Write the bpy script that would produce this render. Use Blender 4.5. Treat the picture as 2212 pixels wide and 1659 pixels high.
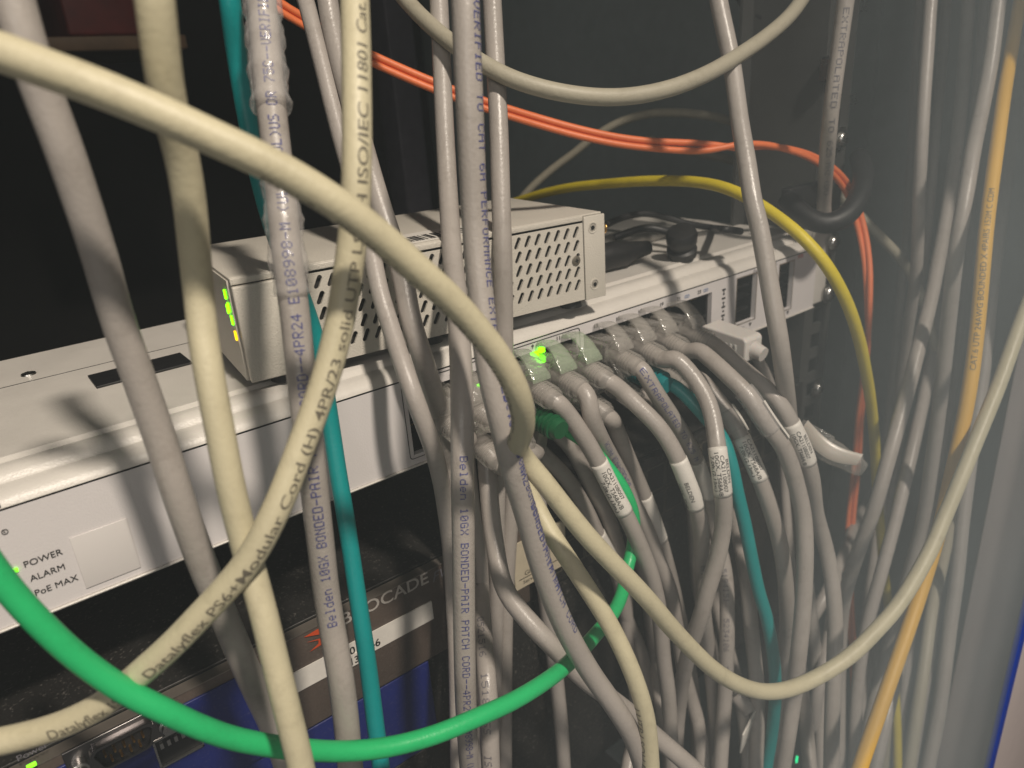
import bpy, bmesh, math, random
import numpy as np
from mathutils import Vector, Matrix
random.seed(7); np.random.seed(7)
S = bpy.context.scene
for o in list(bpy.data.objects): bpy.data.objects.remove(o)

# ---------------------------------------------------------------- camera
# axes of the camera (right, down, forward) as columns, world = rack frame:
# X along the rack fronts, Y into the rack, Z up, metres
CP = np.array([1106.0, 829.5]); FP = 1590.0
_vx = np.array([2244.0, -802.5, FP]); _vd = np.array([297.0, 3942.0, FP])
_rx = _vx/np.linalg.norm(_vx); _rd = _vd - _rx*(_vd@_rx); _rd /= np.linalg.norm(_rd)
_ry = np.cross(_rx, _rd)
MC = np.array([_rx, _ry, -_rd]); CAM = np.array([0.0, -0.219, 0.1286])
cd = bpy.data.cameras.new('camera'); co = bpy.data.objects.new('camera', cd); S.collection.objects.link(co)
m = Matrix.Identity(4)
for r in range(3):
    m[r][0] = MC[r][0]; m[r][1] = -MC[r][1]; m[r][2] = -MC[r][2]; m[r][3] = CAM[r]
co.matrix_world = m
cd.sensor_width = 36; cd.lens = FP/2212*36; cd.clip_start = 0.01; cd.clip_end = 30
cd.dof.use_dof = True; cd.dof.focus_distance = 0.255; cd.dof.aperture_fstop = 14
S.camera = co
# ---------------------------------------------------------------- world, lamps, exposure
W = bpy.data.worlds.new('World'); S.world = W; W.use_nodes = True
bg = W.node_tree.nodes['Background']; bg.inputs[0].default_value = (1.0, 0.93, 0.86, 1); bg.inputs[1].default_value = 0.07
def area(name, loc, target, size, watts, col, spot=0):
    if spot:
        l = bpy.data.lights.new(name, 'SPOT'); l.shadow_soft_size = size; l.energy = watts; l.color = col
        l.spot_size = math.radians(spot); l.spot_blend = 1.0
    else:
        l = bpy.data.lights.new(name, 'AREA'); l.shape = 'DISK'; l.size = size; l.energy = watts; l.color = col
    o = bpy.data.objects.new(name, l); S.collection.objects.link(o)
    o.location = loc
    o.rotation_euler = (Vector(target)-Vector(loc)).to_track_quat('-Z', 'Y').to_euler()
    return o
KEYP = (0.06, -0.92, 1.12)
area('ceiling_lamp', KEYP, (0.12, 0, -0.12), 0.05, 92, (1.0, 0.89, 0.76), spot=46)
area('fill_lamp', (-1.1, -1.5, 0.75), (0.15, 0, 0.0), 0.9, 7.0, (1.0, 0.93, 0.86))  # added soft fill with no visible source
S.view_settings.view_transform = 'Standard'; S.view_settings.look = 'None'
S.view_settings.gamma = 1; S.view_settings.exposure = 0.0; S.view_settings.use_curve_mapping = False
S.render.engine = 'CYCLES'
S.cycles.use_denoising = True
S.cycles.max_bounces = 10; S.cycles.transparent_max_bounces = 24; S.cycles.volume_bounces = 0
S.cycles.caustics_reflective = False; S.cycles.caustics_refractive = False

# ---------------------------------------------------------------- helpers
def atY(x, y, Y=0.0):
    d = MC@np.array([x-CP[0], y-CP[1], FP]); return CAM + d*((Y-CAM[1])/d[1])
def atZ(x, y, Z):
    d = MC@np.array([x-CP[0], y-CP[1], FP]); return CAM + d*((Z-CAM[2])/d[2])
def atD(x, y, z):
    return CAM + MC@(np.array([x-CP[0], y-CP[1], FP])*z/FP)
def proj(p):
    q = MC.T@(np.asarray(p, float)-CAM); return np.array([CP[0]+FP*q[0]/q[2], CP[1]+FP*q[1]/q[2], q[2]])

def mat(name, col, rough=0.45, metal=0.0, var=0.08, scale=60.0, bump=0.0, bscale=400.0, spec=0.5, emit=None, alpha=1.0, trans=0.0, coat=0.0, rvar=0.0, sss=0.0, dust=0.0, smudge=0.0):
    M = bpy.data.materials.new(name); M.use_nodes = True
    nt = M.node_tree; b = nt.nodes['Principled BSDF']
    b.inputs['Roughness'].default_value = rough; b.inputs['Metallic'].default_value = metal
    b.inputs['Specular IOR Level'].default_value = spec
    b.inputs['Coat Weight'].default_value = coat
    if sss: b.inputs['Subsurface Weight'].default_value = sss; b.inputs['Subsurface Scale'].default_value = 0.003
    tc = nt.nodes.new('ShaderNodeTexCoord')
    if var or dust:
        n = nt.nodes.new('ShaderNodeTexNoise'); n.inputs['Scale'].default_value = scale; n.inputs['Detail'].default_value = 6; n.inputs['Roughness'].default_value = 0.65
        nt.links.new(tc.outputs['Object'], n.inputs['Vector'])
        r = nt.nodes.new('ShaderNodeMapRange'); r.inputs[1].default_value = 0.3; r.inputs[2].default_value = 0.7
        r.inputs[3].default_value = 1-var; r.inputs[4].default_value = 1+var
        nt.links.new(n.outputs['Fac'], r.inputs[0])
        v = nt.nodes.new('ShaderNodeVectorMath'); v.operation = 'SCALE'; v.inputs[0].default_value = col[:3]
        nt.links.new(r.outputs[0], v.inputs['Scale'])
        src = v.outputs[0]
        if dust:
            n3 = nt.nodes.new('ShaderNodeTexNoise'); n3.inputs['Scale'].default_value = 900; n3.inputs['Detail'].default_value = 3
            nt.links.new(tc.outputs['Object'], n3.inputs['Vector'])
            r3 = nt.nodes.new('ShaderNodeMapRange'); r3.inputs[1].default_value = 0.60; r3.inputs[2].default_value = 0.74; r3.inputs[3].default_value = 0; r3.inputs[4].default_value = dust
            nt.links.new(n3.outputs['Fac'], r3.inputs[0])
            mx = nt.nodes.new('ShaderNodeMix'); mx.data_type = 'RGBA'; mx.inputs['B'].default_value = (0.45, 0.42, 0.38, 1)
            nt.links.new(r3.outputs[0], mx.inputs['Factor']); nt.links.new(src, mx.inputs['A']); src = mx.outputs['Result']
        if smudge:
            n4 = nt.nodes.new('ShaderNodeTexNoise'); n4.inputs['Scale'].default_value = 130; n4.inputs['Detail'].default_value = 8; n4.inputs['Roughness'].default_value = 0.75
            nt.links.new(tc.outputs['Object'], n4.inputs['Vector'])
            r4 = nt.nodes.new('ShaderNodeMapRange'); r4.inputs[1].default_value = 0.52; r4.inputs[2].default_value = 0.72; r4.inputs[3].default_value = 0; r4.inputs[4].default_value = smudge
            nt.links.new(n4.outputs['Fac'], r4.inputs[0])
            m4 = nt.nodes.new('ShaderNodeMix'); m4.data_type = 'RGBA'; m4.inputs['B'].default_value = (col[0]*.45, col[1]*.42, col[2]*.38, 1)
            nt.links.new(r4.outputs[0], m4.inputs['Factor']); nt.links.new(src, m4.inputs['A']); src = m4.outputs['Result']
        nt.links.new(src, b.inputs['Base Color'])
        if rvar:
            rr = nt.nodes.new('ShaderNodeMapRange'); rr.inputs[1].default_value = 0.3; rr.inputs[2].default_value = 0.7
            rr.inputs[3].default_value = rough-rvar; rr.inputs[4].default_value = rough+rvar
            nt.links.new(n.outputs['Fac'], rr.inputs[0]); nt.links.new(rr.outputs[0], b.inputs['Roughness'])
    else:
        b.inputs['Base Color'].default_value = (*col[:3], 1)
    if bump:
        n2 = nt.nodes.new('ShaderNodeTexNoise'); n2.inputs['Scale'].default_value = bscale; n2.inputs['Detail'].default_value = 4
        nt.links.new(tc.outputs['Object'], n2.inputs['Vector'])
        bp = nt.nodes.new('ShaderNodeBump'); bp.inputs['Strength'].default_value = bump; bp.inputs['Distance'].default_value = 0.0005
        nt.links.new(n2.outputs['Fac'], bp.inputs['Height']); nt.links.new(bp.outputs[0], b.inputs['Normal'])
    if emit: b.inputs['Emission Color'].default_value = (*emit[0], 1); b.inputs['Emission Strength'].default_value = emit[1]
    if alpha < 1: b.inputs['Alpha'].default_value = alpha
    if trans: b.inputs['Transmission Weight'].default_value = trans
    return M

GREY = mat('grey_jacket', (0.365, 0.333, 0.305), 0.35, var=0.08, scale=35, bump=0.25, bscale=900, rvar=0.08, smudge=0.35)
GREY2 = mat('light_grey_jacket', (0.385, 0.352, 0.325), 0.37, var=0.08, scale=35, bump=0.25, bscale=900, rvar=0.08, smudge=0.35)
CREAM = mat('cream_jacket', (0.56, 0.51, 0.35), 0.46, var=0.07, scale=30, bump=0.25, bscale=900, rvar=0.08, smudge=0.3)
CREAMG = mat('stone_jacket', (0.38, 0.35, 0.27), 0.5, var=0.06, scale=30, bump=0.25, bscale=900, smudge=0.3)
GREEN = mat('green_jacket', (0.02, 0.46, 0.15), 0.36, smudge=0.25, var=0.07, scale=30, bump=0.2, bscale=900)
TEAL = mat('teal_jacket', (0.0, 0.25, 0.25), 0.4, smudge=0.2, var=0.07, scale=30, bump=0.2, bscale=900)
ORANGE = mat('orange_jacket', (0.74, 0.175, 0.055), 0.45, var=0.07, scale=30, bump=0.2, bscale=900)
YELLOW = mat('yellow_jacket', (0.62, 0.50, 0.02), 0.5, var=0.10, scale=60, bump=0.25, bscale=700)
AMBER = mat('amber_jacket', (0.74, 0.43, 0.045), 0.5, var=0.05, scale=30, bump=0.2, bscale=900)
BLACKC = mat('black_jacket', (0.012, 0.012, 0.013), 0.5, var=0.1)
BLACKP = mat('black_plastic', (0.010, 0.010, 0.011), 0.5, var=0.15, bump=0.3)
WHITEP = mat('white_paint', (0.63, 0.60, 0.555), 0.36, var=0.05, scale=25, bump=0.25, bscale=1500, rvar=0.07, smudge=0.10)
FACEW = mat('panel_film', (0.66, 0.63, 0.625), 0.5, var=0.03, scale=20, bump=0.15, bscale=1500)
VENTW = mat('ivory_paint', (0.58, 0.545, 0.48), 0.4, var=0.03, scale=25, bump=0.5, bscale=1800, rvar=0.05)
STEEL = mat('steel', (0.55, 0.54, 0.52), 0.28, 1.0, var=0.1, rvar=0.1)
CAGE = mat('port_metal', (0.012, 0.011, 0.011), 0.4, 0.3, var=0.2)
DARK = mat('dark_cavity', (0.008, 0.008, 0.009), 0.6, var=0.1)
BRONZE = mat('bronze_black_panel', (0.085, 0.066, 0.055), 0.36, var=0.12, bump=0.4, bscale=900, dust=0.12)
BLUEREFL = mat('blue_reflection', (0.007, 0.014, 0.12), 0.45, var=0.12, bump=0.3, dust=0.12)  # blue of a glass reflection put into a base colour
BLACKM = mat('black_metal', (0.014, 0.013, 0.012), 0.45, var=0.2, bump=0.4, dust=0.2)
RAILM = mat('rail_metal', (0.06, 0.06, 0.058), 0.45, 0.2, var=0.1)
CABW = mat('cabinet_paint', (0.05, 0.05, 0.052), 0.6, var=0.08, bump=0.2)
CABSIDE = mat('hazed_side_paint', (0.30, 0.35, 0.35), 0.55, var=0.08, bump=0.2)  # lightened bluish grey: haze over the right side put into the colour
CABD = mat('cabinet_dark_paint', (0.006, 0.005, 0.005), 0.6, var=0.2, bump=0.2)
LABW = mat('label_paper', (0.70, 0.67, 0.62), 0.5, var=0.03, scale=200, bump=0.2)
BEIGEL = mat('old_label_paper', (0.50, 0.44, 0.33), 0.5, var=0.06, scale=200)
INKB = mat('blue_ink', (0.07, 0.075, 0.22), 0.6, var=0.25, scale=1500)
INKK = mat('black_ink', (0.012, 0.012, 0.012), 0.6, var=0.1)
INKG = mat('faded_black_ink', (0.13, 0.115, 0.085), 0.6, var=0.3, scale=1500)
INKF = mat('faint_ink', (0.16, 0.15, 0.17), 0.6, var=0.3, scale=1500)
INKW = mat('white_ink', (0.42, 0.39, 0.36), 0.5, var=0.05)
INKR = mat('red_ink', (0.55, 0.06, 0.04), 0.5, var=0.05)
INKS = mat('sky_ink', (0.10, 0.20, 0.42), 0.5, var=0.05)
LOGO = mat('orange_red_ink', (0.55, 0.07, 0.015), 0.5, var=0.05)
GOLD = mat('gold', (0.75, 0.45, 0.15), 0.3, 1.0, var=0.05)
LEDG = mat('green_led', (0.1, 0.6, 0.0), 0.4, var=0, emit=((0.18, 1.0, 0.0), 3.5))
LEDS = mat('soft_green_led', (0.1, 0.6, 0.0), 0.4, var=0, emit=((0.25, 1.0, 0.02), 1.6))
LEDT = mat('cyan_green_led', (0.1, 0.6, 0.3), 0.4, var=0, emit=((0.0, 1.0, 0.35), 1.6))
LEDY = mat('amber_led', (0.6, 0.4, 0.0), 0.4, var=0, emit=((1.0, 0.55, 0.0), 2.2))
BLUEF = mat('blue_door_paint', (0.012, 0.06, 0.50), 0.35, var=0.04)
POSTW = mat('pale_frame_paint', (0.60, 0.53, 0.52), 0.5, var=0.03)
WPLUG = mat('white_plug', (0.62, 0.59, 0.56), 0.35, var=0.03, sss=0.1)
RUBG = mat('green_rubber', (0.004, 0.09, 0.03), 0.4, var=0.1)
RUBT = mat('teal_rubber', (0.0, 0.16, 0.17), 0.4, var=0.1)

def clearmat(name, col, a, rough=0.12, emit=None):
    M = bpy.data.materials.new(name); M.use_nodes = True; nt = M.node_tree
    b = nt.nodes['Principled BSDF']; b.inputs['Base Color'].default_value = (*col, 1); b.inputs['Roughness'].default_value = rough
    b.inputs['Specular IOR Level'].default_value = 0.7
    b.inputs['Coat Weight'].default_value = 0.6; b.inputs['Coat Roughness'].default_value = 0.08
    lw = nt.nodes.new('ShaderNodeLayerWeight'); lw.inputs['Blend'].default_value = 0.5
    r = nt.nodes.new('ShaderNodeMapRange'); r.inputs[3].default_value = a; r.inputs[4].default_value = min(1, a+0.4)
    nt.links.new(lw.outputs['Facing'], r.inputs[0]); nt.links.new(r.outputs[0], b.inputs['Alpha'])
    tc = nt.nodes.new('ShaderNodeTexCoord'); n = nt.nodes.new('ShaderNodeTexNoise'); n.inputs['Scale'].default_value = 350; n.inputs['Detail'].default_value = 3
    nt.links.new(tc.outputs['Object'], n.inputs['Vector'])
    bp = nt.nodes.new('ShaderNodeBump'); bp.inputs['Strength'].default_value = 0.5; bp.inputs['Distance'].default_value = 0.001
    nt.links.new(n.outputs['Fac'], bp.inputs['Height']); nt.links.new(bp.outputs[0], b.inputs['Normal']); nt.links.new(bp.outputs[0], b.inputs['Coat Normal'])
    return M
CLEARB = clearmat('clear_boot_plastic', (0.46, 0.435, 0.40), 0.16)
CLEARGLOW = clearmat('led_glow_tinted_plastic', (0.42, 0.49, 0.37), 0.26)  # green glow of the port lights put into the plastic's colour
CLEARP = clearmat('clear_plug_plastic', (0.40, 0.38, 0.35), 0.22)
FILM = clearmat('clear_film', (0.75, 0.72, 0.70), 0.10)

def tag(o, label=None, cat=None, group=None, kind=None):
    if label: o['label'] = label
    if cat: o['category'] = cat
    if group: o['group'] = group
    if kind: o['kind'] = kind
    return o
def link(name, verts, faces, material, parent=None, smooth=False, mats=None, fm=None):
    me = bpy.data.meshes.new(name); me.from_pydata([tuple(map(float, v)) for v in verts], [], faces)
    me.materials.append(material)
    if smooth: me.polygons.foreach_set('use_smooth', [True]*len(me.polygons))
    me.update()
    o = bpy.data.objects.new(name, me); S.collection.objects.link(o)
    if parent is not None:
        o.parent = parent; o.matrix_parent_inverse = parent.matrix_world.inverted()
    return o
def empty(name, loc=(0, 0, 0), rz=0.0):
    o = bpy.data.objects.new(name, None); S.collection.objects.link(o); o.empty_display_size = 0.01
    o.location = loc; o.rotation_euler = (0, 0, rz)
    o.matrix_world = Matrix.Translation(Vector(loc)) @ Matrix.Rotation(rz, 4, 'Z')
    return o
class MB:
    """collects shapes; local coordinates"""
    def __init__(s): s.v = []; s.f = []; s.smooth = []
    def add(s, vs, fs, sm=False):
        n = len(s.v); s.v += [tuple(v) for v in vs]; s.f += [tuple(i+n for i in f) for f in fs]; s.smooth += [sm]*len(fs)
    def box(s, a, b, bev=0.0):
        x0, y0, z0 = a; x1, y1, z1 = b
        if bev <= 0:
            s.add([(x0,y0,z0),(x1,y0,z0),(x1,y1,z0),(x0,y1,z0),(x0,y0,z1),(x1,y0,z1),(x1,y1,z1),(x0,y1,z1)],
                  [(0,3,2,1),(4,5,6,7),(0,1,5,4),(1,2,6,5),(2,3,7,6),(3,0,4,7)])
        else:
            bm = bmesh.new(); bmesh.ops.create_cube(bm, size=1)
            for v in bm.verts: v.co = ((x0+x1)/2+v.co.x*(x1-x0), (y0+y1)/2+v.co.y*(y1-y0), (z0+z1)/2+v.co.z*(z1-z0))
            bmesh.ops.bevel(bm, geom=bm.edges[:], offset=bev, segments=3, affect='EDGES', profile=0.5)
            bm.verts.ensure_lookup_table()
            s.add([tuple(v.co) for v in bm.verts], [tuple(v.index for v in f.verts) for f in bm.faces], True); bm.free()
    def prism(s, prof, x0, x1):
        """profile of (y,z) extruded along x"""
        n = len(prof)
        s.add([(x0, y, z) for y, z in prof]+[(x1, y, z) for y, z in prof],
              [(i, i+n, (i+1) % n+n, (i+1) % n) for i in range(n)]+[tuple(range(n)), tuple(range(2*n-1, n-1, -1))])
    def lathe(s, prof, axis, org, seg=24, sx=1.0, sz=1.0):
        """prof: (t along axis, radius)"""
        ax = Vector(axis).normalized(); u = ax.orthogonal().normalized(); w = ax.cross(u)
        if abs(ax.y) > 0.9: u = Vector((1, 0, 0)); w = ax.cross(u)
        vs = []
        for t, r in prof:
            for k in range(seg):
                a = 2*math.pi*k/seg
                vs.append(tuple(Vector(org)+ax*t+u*(r*sx*math.cos(a))+w*(r*sz*math.sin(a))))
        fs = []
        for i in range(len(prof)-1):
            for k in range(seg):
                k2 = (k+1) % seg; fs.append((i*seg+k, i*seg+k2, (i+1)*seg+k2, (i+1)*seg+k))
        fs.append(tuple(range(seg-1, -1, -1))); fs.append(tuple((len(prof)-1)*seg+k for k in range(seg)))
        s.add(vs, fs, True)
    def build(s, name, material, parent=None, local=True):
        me = bpy.data.meshes.new(name); me.from_pydata(s.v, [], s.f); me.materials.append(material)
        me.polygons.foreach_set('use_smooth', s.smooth)
        me.update()
        o = bpy.data.objects.new(name, me); S.collection.objects.link(o)
        if any(s.smooth) : 
            try: me.set_sharp_from_angle(angle=math.radians(40))
            except Exception: pass
        if parent is not None: o.parent = parent
        return o
def slab(name, a, b, material, parent=None, bev=0.0):
    q = MB(); q.box(a, b, bev); return q.build(name, material, parent)

# ---------------------------------------------------------------- writing
_fc = {}
def text_mesh(txt, bold=0.0, italic=0.0):
    """verts (N,2) in units of the cap height, faces"""
    key = (txt, bold, italic)
    if key in _fc: return _fc[key]
    cu = bpy.data.curves.new('t', 'FONT'); cu.body = txt; cu.size = 1.0; cu.offset = bold; cu.shear = italic; cu.resolution_u = 3
    o = bpy.data.objects.new('t', cu); S.collection.objects.link(o)
    dg = bpy.context.evaluated_depsgraph_get(); dg.update()
    me = bpy.data.meshes.new_from_object(o.evaluated_get(dg))
    bm = bmesh.new(); bm.from_mesh(me); bmesh.ops.triangulate(bm, faces=bm.faces[:])
    for _ in range(2):
        long = [e for e in bm.edges if abs(e.verts[0].co.x-e.verts[1].co.x) > 0.25 or abs(e.verts[0].co.y-e.verts[1].co.y) > 0.2]
        if long: bmesh.ops.subdivide_edges(bm, edges=long, cuts=1); bmesh.ops.triangulate(bm, faces=bm.faces[:])
    v = np.array([tuple(x.co)[:2] for x in bm.verts]).reshape(-1, 2)/0.70
    bm.verts.index_update()
    f = [tuple(x.index for x in p.verts) for p in bm.faces]
    bm.free(); bpy.data.objects.remove(o); bpy.data.curves.remove(cu); bpy.data.meshes.remove(me)
    _fc[key] = (v, f); return v, f
DOT = {'A':'0E11111F111111','B':'1E11111E11111E','C':'0E11101010110E','D':'1E11111111111E','E':'1F10101E10101F','F':'1F10101E101010','G':'0E11101711110F',
'H':'1111111F111111','I':'0E04040404040E','L':'1010101010101F','M':'111B1515111111','N':'11191513111111','O':'0E11111111110E','P':'1E11111E101010',
'R':'1E11111E141211','S':'0F10100E01011E','T':'1F040404040404','U':'1111111111110E','V':'11111111110A04','X':'11110A040A1111','Z':'1F01020408101F',
'0':'0E11131519110E','1':'040C040404040E','2':'0E11010204081F','3':'1F02040201110E','4':'02060A121F0202','5':'1F101E0101110E','6':'0608101E11110E',
'8':'0E11110E11110E','9':'0E11110F01020C','7':'1F010204080808','-':'0000001F000000',' ':'00000000000000','e':'00000E111F100E','l':'0C04040404040E',
'd':'01010F1111110F','n':'00001E11111111','(':'02040808080402',')':'08040202020408','c':'00000E1110110E','g':'000F11110F010E','t':'0808081C08090E','a':'00000E010F110F','r':'00001619101010'}
def dot_mesh(txt):
    v = []; f = []
    for i, ch in enumerate(txt):
        g = DOT.get(ch, DOT[' '])
        for r in range(7):
            b = int(g[2*r:2*r+2], 16)
            for c in range(5):
                if b >> (4-c) & 1:
                    x = (i*6.4+c)/7; y = (6-r)/7; w = 0.125+random.uniform(-.02, .02); h = 0.14; n = len(v)
                    y += random.uniform(-.008, .008)
                    v += [(x, y), (x+w, y), (x+w, y+h), (x, y+h)]; f.append((n, n+1, n+2, n+3))
    return np.array(v).reshape(-1, 2), f
def flat_text(name, txt, org, ux, uy, height, material, parent=None, bold=0.0, italic=0.0, stretch=1.0):
    v, f = text_mesh(txt, bold, italic)
    ux = np.array(ux, float); uy = np.array(uy, float); org = np.array(org, float)
    P = [org + ux*(a*height*stretch) + uy*(b*height) for a, b in v]
    o = link(name, P, f, material)
    if parent is not None: o.parent = parent
    return o
XA = (1, 0, 0); ZA = (0, 0, 1)
def panel_text(txt, px, py, h, material, parent, Y=-0.0003, **k):
    p = atY(px, py, 0.0); return flat_text('printed_text', txt, (p[0], Y, p[2]), XA, ZA, h, material, parent, **k)

# ---------------------------------------------------------------- cables
class Path: pass
def make_path(pts, dia, step=0.0015, sig=None):
    q = []
    for p in pts:
        if p[0] == 'w': q.append(proj(p[1:]))
        elif len(p) == 4: q.append(np.array([p[0], p[1], p[3]], float))
        else: q.append(np.array([p[0], p[1], dia*FP/p[2]], float))
    q = np.array(q); n = len(q)
    XY = q[:, :2]; iz = 1/q[:, 2]
    # centripetal catmull-rom in the camera's rays, inverse depth smoothed
    ext = np.vstack([2*XY[0]-XY[1], XY, 2*XY[-1]-XY[-2]])
    out = []; zz = []
    for i in range(n-1):
        P0, P1, P2, P3 = ext[i:i+4]
        t0 = 0; t1 = t0+max(1e-3, np.linalg.norm(P1-P0))**.5; t2 = t1+max(1e-3, np.linalg.norm(P2-P1))**.5; t3 = t2+max(1e-3, np.linalg.norm(P3-P2))**.5
        K = max(6, int(np.linalg.norm(P2-P1)/5))
        for k in range(K+(1 if i == n-2 else 0)):
            t = t1+(t2-t1)*k/K
            A1 = (t1-t)/(t1-t0)*P0+(t-t0)/(t1-t0)*P1; A2 = (t2-t)/(t2-t1)*P1+(t-t1)/(t2-t1)*P2; A3 = (t3-t)/(t3-t2)*P2+(t-t2)/(t3-t2)*P3
            B1 = (t2-t)/(t2-t0)*A1+(t-t0)/(t2-t0)*A2; B2 = (t3-t)/(t3-t1)*A2+(t-t1)/(t3-t1)*A3
            out.append((t2-t)/(t2-t1)*B1+(t-t1)/(t2-t1)*B2); zz.append(iz[i]+(iz[i+1]-iz[i])*k/K)
    out = np.array(out); zz = np.array(zz)
    s = sig or 9
    k = np.exp(-0.5*(np.arange(-3*s, 3*s+1)/s)**2); k /= k.sum()
    pad = 3*s
    zl = np.concatenate([2*zz[0]-zz[1:pad+1][::-1] if len(zz) > pad else np.full(pad, zz[0]), zz, 2*zz[-1]-zz[-pad-1:-1][::-1] if len(zz) > pad else np.full(pad, zz[-1])])
    zz = np.convolve(zl, k, 'valid')
    P = np.array([CAM + MC@(np.array([a-CP[0], b-CP[1], FP])/(FP*w)) for (a, b), w in zip(out, zz)])
    for _ in range(3):
        P[1:-1] = P[:-2]*.25+P[1:-1]*.5+P[2:]*.25
    L = np.concatenate([[0], np.cumsum(np.linalg.norm(np.diff(P, axis=0), axis=1))])
    N = max(8, int(L[-1]/step)); ss = np.linspace(0, L[-1], N)
    R = np.array([np.interp(ss, L, P[:, j]) for j in range(3)]).T
    port = isinstance(pts[0][0], str)
    for i in range(N):      # the jackets lie in front of the device faces
        if R[i, 1] < .10 and R[i, 2] < 0.0445 and R[i, 0] < 0.384 and R[i, 1] > -dia/2-.0008 and not (port and ss[i] < .03):
            R[i] = CAM+(R[i]-CAM)*((-dia/2-.0008-CAM[1])/(R[i, 1]-CAM[1]))
    for _ in range(4): R[1:-1] = R[:-2]*.25+R[1:-1]*.5+R[2:]*.25
    pa = Path(); pa.p = R; pa.s = ss; T = np.gradient(R, axis=0); pa.t = T/np.linalg.norm(T, axis=1)[:, None]; pa.r = dia/2
    pa.px = np.array([proj(a)[:2] for a in R])
    if R[:, 1].min() < -0.1175: print('CLOSE TO GLASS', pts[0], R[:, 1].min())
    return pa
def tube(name, pa, r, material, parent=None, i0=0, i1=None, seg=20, wob=0.0, rfun=None):
    i1 = i1 if i1 is not None else len(pa.p)
    P = pa.p[i0:i1]; T = pa.t[i0:i1]
    u = np.cross(T[0], [0.3, 0.2, 0.9]); u /= np.linalg.norm(u)
    vs = []
    for i, (p, t) in enumerate(zip(P, T)):
        u = u - t*(u@t); u /= np.linalg.norm(u); w = np.cross(t, u)
        rr = r if rfun is None else r*rfun(i/(len(P)-1))
        if wob: rr *= 1+wob*(math.sin(i*.11+r*9e3)+.6*math.sin(i*.037+1.7))
        for k in range(seg):
            a = 2*math.pi*k/seg; r_ = rr*(1+(1.0*wob*math.cos(2*a-i*.16)+.8*wob*math.cos(4*a-i*.16+1) if wob else 0)); vs.append(p+(u*math.cos(a)+w*math.sin(a))*r_)
    n = len(P); fs = [(i*seg+k, i*seg+(k+1) % seg, (i+1)*seg+(k+1) % seg, (i+1)*seg+k) for i in range(n-1) for k in range(seg)]
    fs.append(tuple(range(seg-1, -1, -1))); fs.append(tuple((n-1)*seg+k for k in range(seg)))
    o = link(name, vs, fs, material, smooth=True)
    o.data.polygons[len(fs)-1].use_smooth = False; o.data.polygons[len(fs)-2].use_smooth = False
    if parent is not None: o.parent = parent
    return o
def near(pa, x, y): return int(np.argmin(((pa.px-np.array([x, y]))**2).sum(1)))
def cable_text(pa, txt, x, y, h, material, parent, up=False, phi=0.0, dot=True, lift=1.035, bold=0.0, stretch=1.0, name='printed_text', spin=0.0, end=None):
    """letters wrapped on the jacket, starting at the jacket point seen at (x, y); up = reads against the cable's own direction"""
    v, f = dot_mesh(txt) if dot else text_mesh(txt, bold)
    if len(v) == 0: return None
    s0 = pa.s[near(pa, x, y)]; sg = -1 if up else 1
    if end: stretch = abs(pa.s[near(pa, *end)]-s0)/(h*v[:, 0].max())
    r = pa.r*lift; P = []
    for a, b in v:
        s = s0+sg*a*h*stretch
        s = min(max(s, pa.s[0]), pa.s[-1])
        c = np.array([np.interp(s, pa.s, pa.p[:, j]) for j in range(3)]); t = np.array([np.interp(s, pa.s, pa.t[:, j]) for j in range(3)])
        V = CAM-c; V -= t*(V@t); V /= np.linalg.norm(V); U = np.cross(V, t*sg)
        an = (b-0.5)*h/r+phi+spin*abs(s-s0)
        P.append(c+r*(math.cos(an)*V+math.sin(an)*U))
    o = link(name, P, f, material); o.parent = parent; return o
def wrap_label(pa, a, b, root, lines=(), phi0=0.9, dphi=0.62, h=0.0017, material=None):
    i0, i1 = sorted((near(pa, *a), near(pa, *b)))
    w = tube('label_wrap', pa, pa.r*1.06, material or LABW, root, i0, i1+1, seg=28)
    for k, (t, du) in enumerate(lines):
        cable_text(pa, t, a[0]+(b[0]-a[0])*du, a[1]+(b[1]-a[1])*du, h, INKK, w, phi=phi0-dphi*k, dot=False, lift=1.075, bold=0.008, stretch=1.12)
    return w
CABLES = {}
def cable(key, name, label, material, dia, pts, group=None, cat='network cable', **k):
    pa = make_path(pts, dia, **k)
    o = tube(name, pa, dia/2, material, wob=0.004)
    tag(o, label, cat, group); CABLES[key] = (o, pa); return o, pa
# ---------------------------------------------------------------- cabinet, glass door
YG = -0.122
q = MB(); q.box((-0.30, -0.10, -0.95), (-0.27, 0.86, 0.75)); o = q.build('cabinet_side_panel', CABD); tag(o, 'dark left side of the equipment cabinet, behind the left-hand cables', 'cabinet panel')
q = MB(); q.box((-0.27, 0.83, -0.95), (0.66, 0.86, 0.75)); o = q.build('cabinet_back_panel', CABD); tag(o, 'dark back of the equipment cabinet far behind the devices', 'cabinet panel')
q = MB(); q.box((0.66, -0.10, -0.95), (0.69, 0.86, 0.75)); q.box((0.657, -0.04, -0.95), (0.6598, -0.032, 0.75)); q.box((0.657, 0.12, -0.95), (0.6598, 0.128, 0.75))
o = q.build('cabinet_side_panel', CABSIDE); tag(o, 'right side of the cabinet, greyed lighter for haze, behind the bundle with the amber cable', 'cabinet panel')
slab('cabinet_floor', (-0.27, -0.10, -0.98), (0.66, 0.83, -0.951), CABW); o = bpy.data.objects['cabinet_floor']; o['kind'] = 'structure'
slab('cabinet_ceiling', (-0.27, -0.10, 0.751), (0.66, 0.83, 0.78), CABW); bpy.data.objects['cabinet_ceiling']['kind'] = 'structure'

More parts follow.
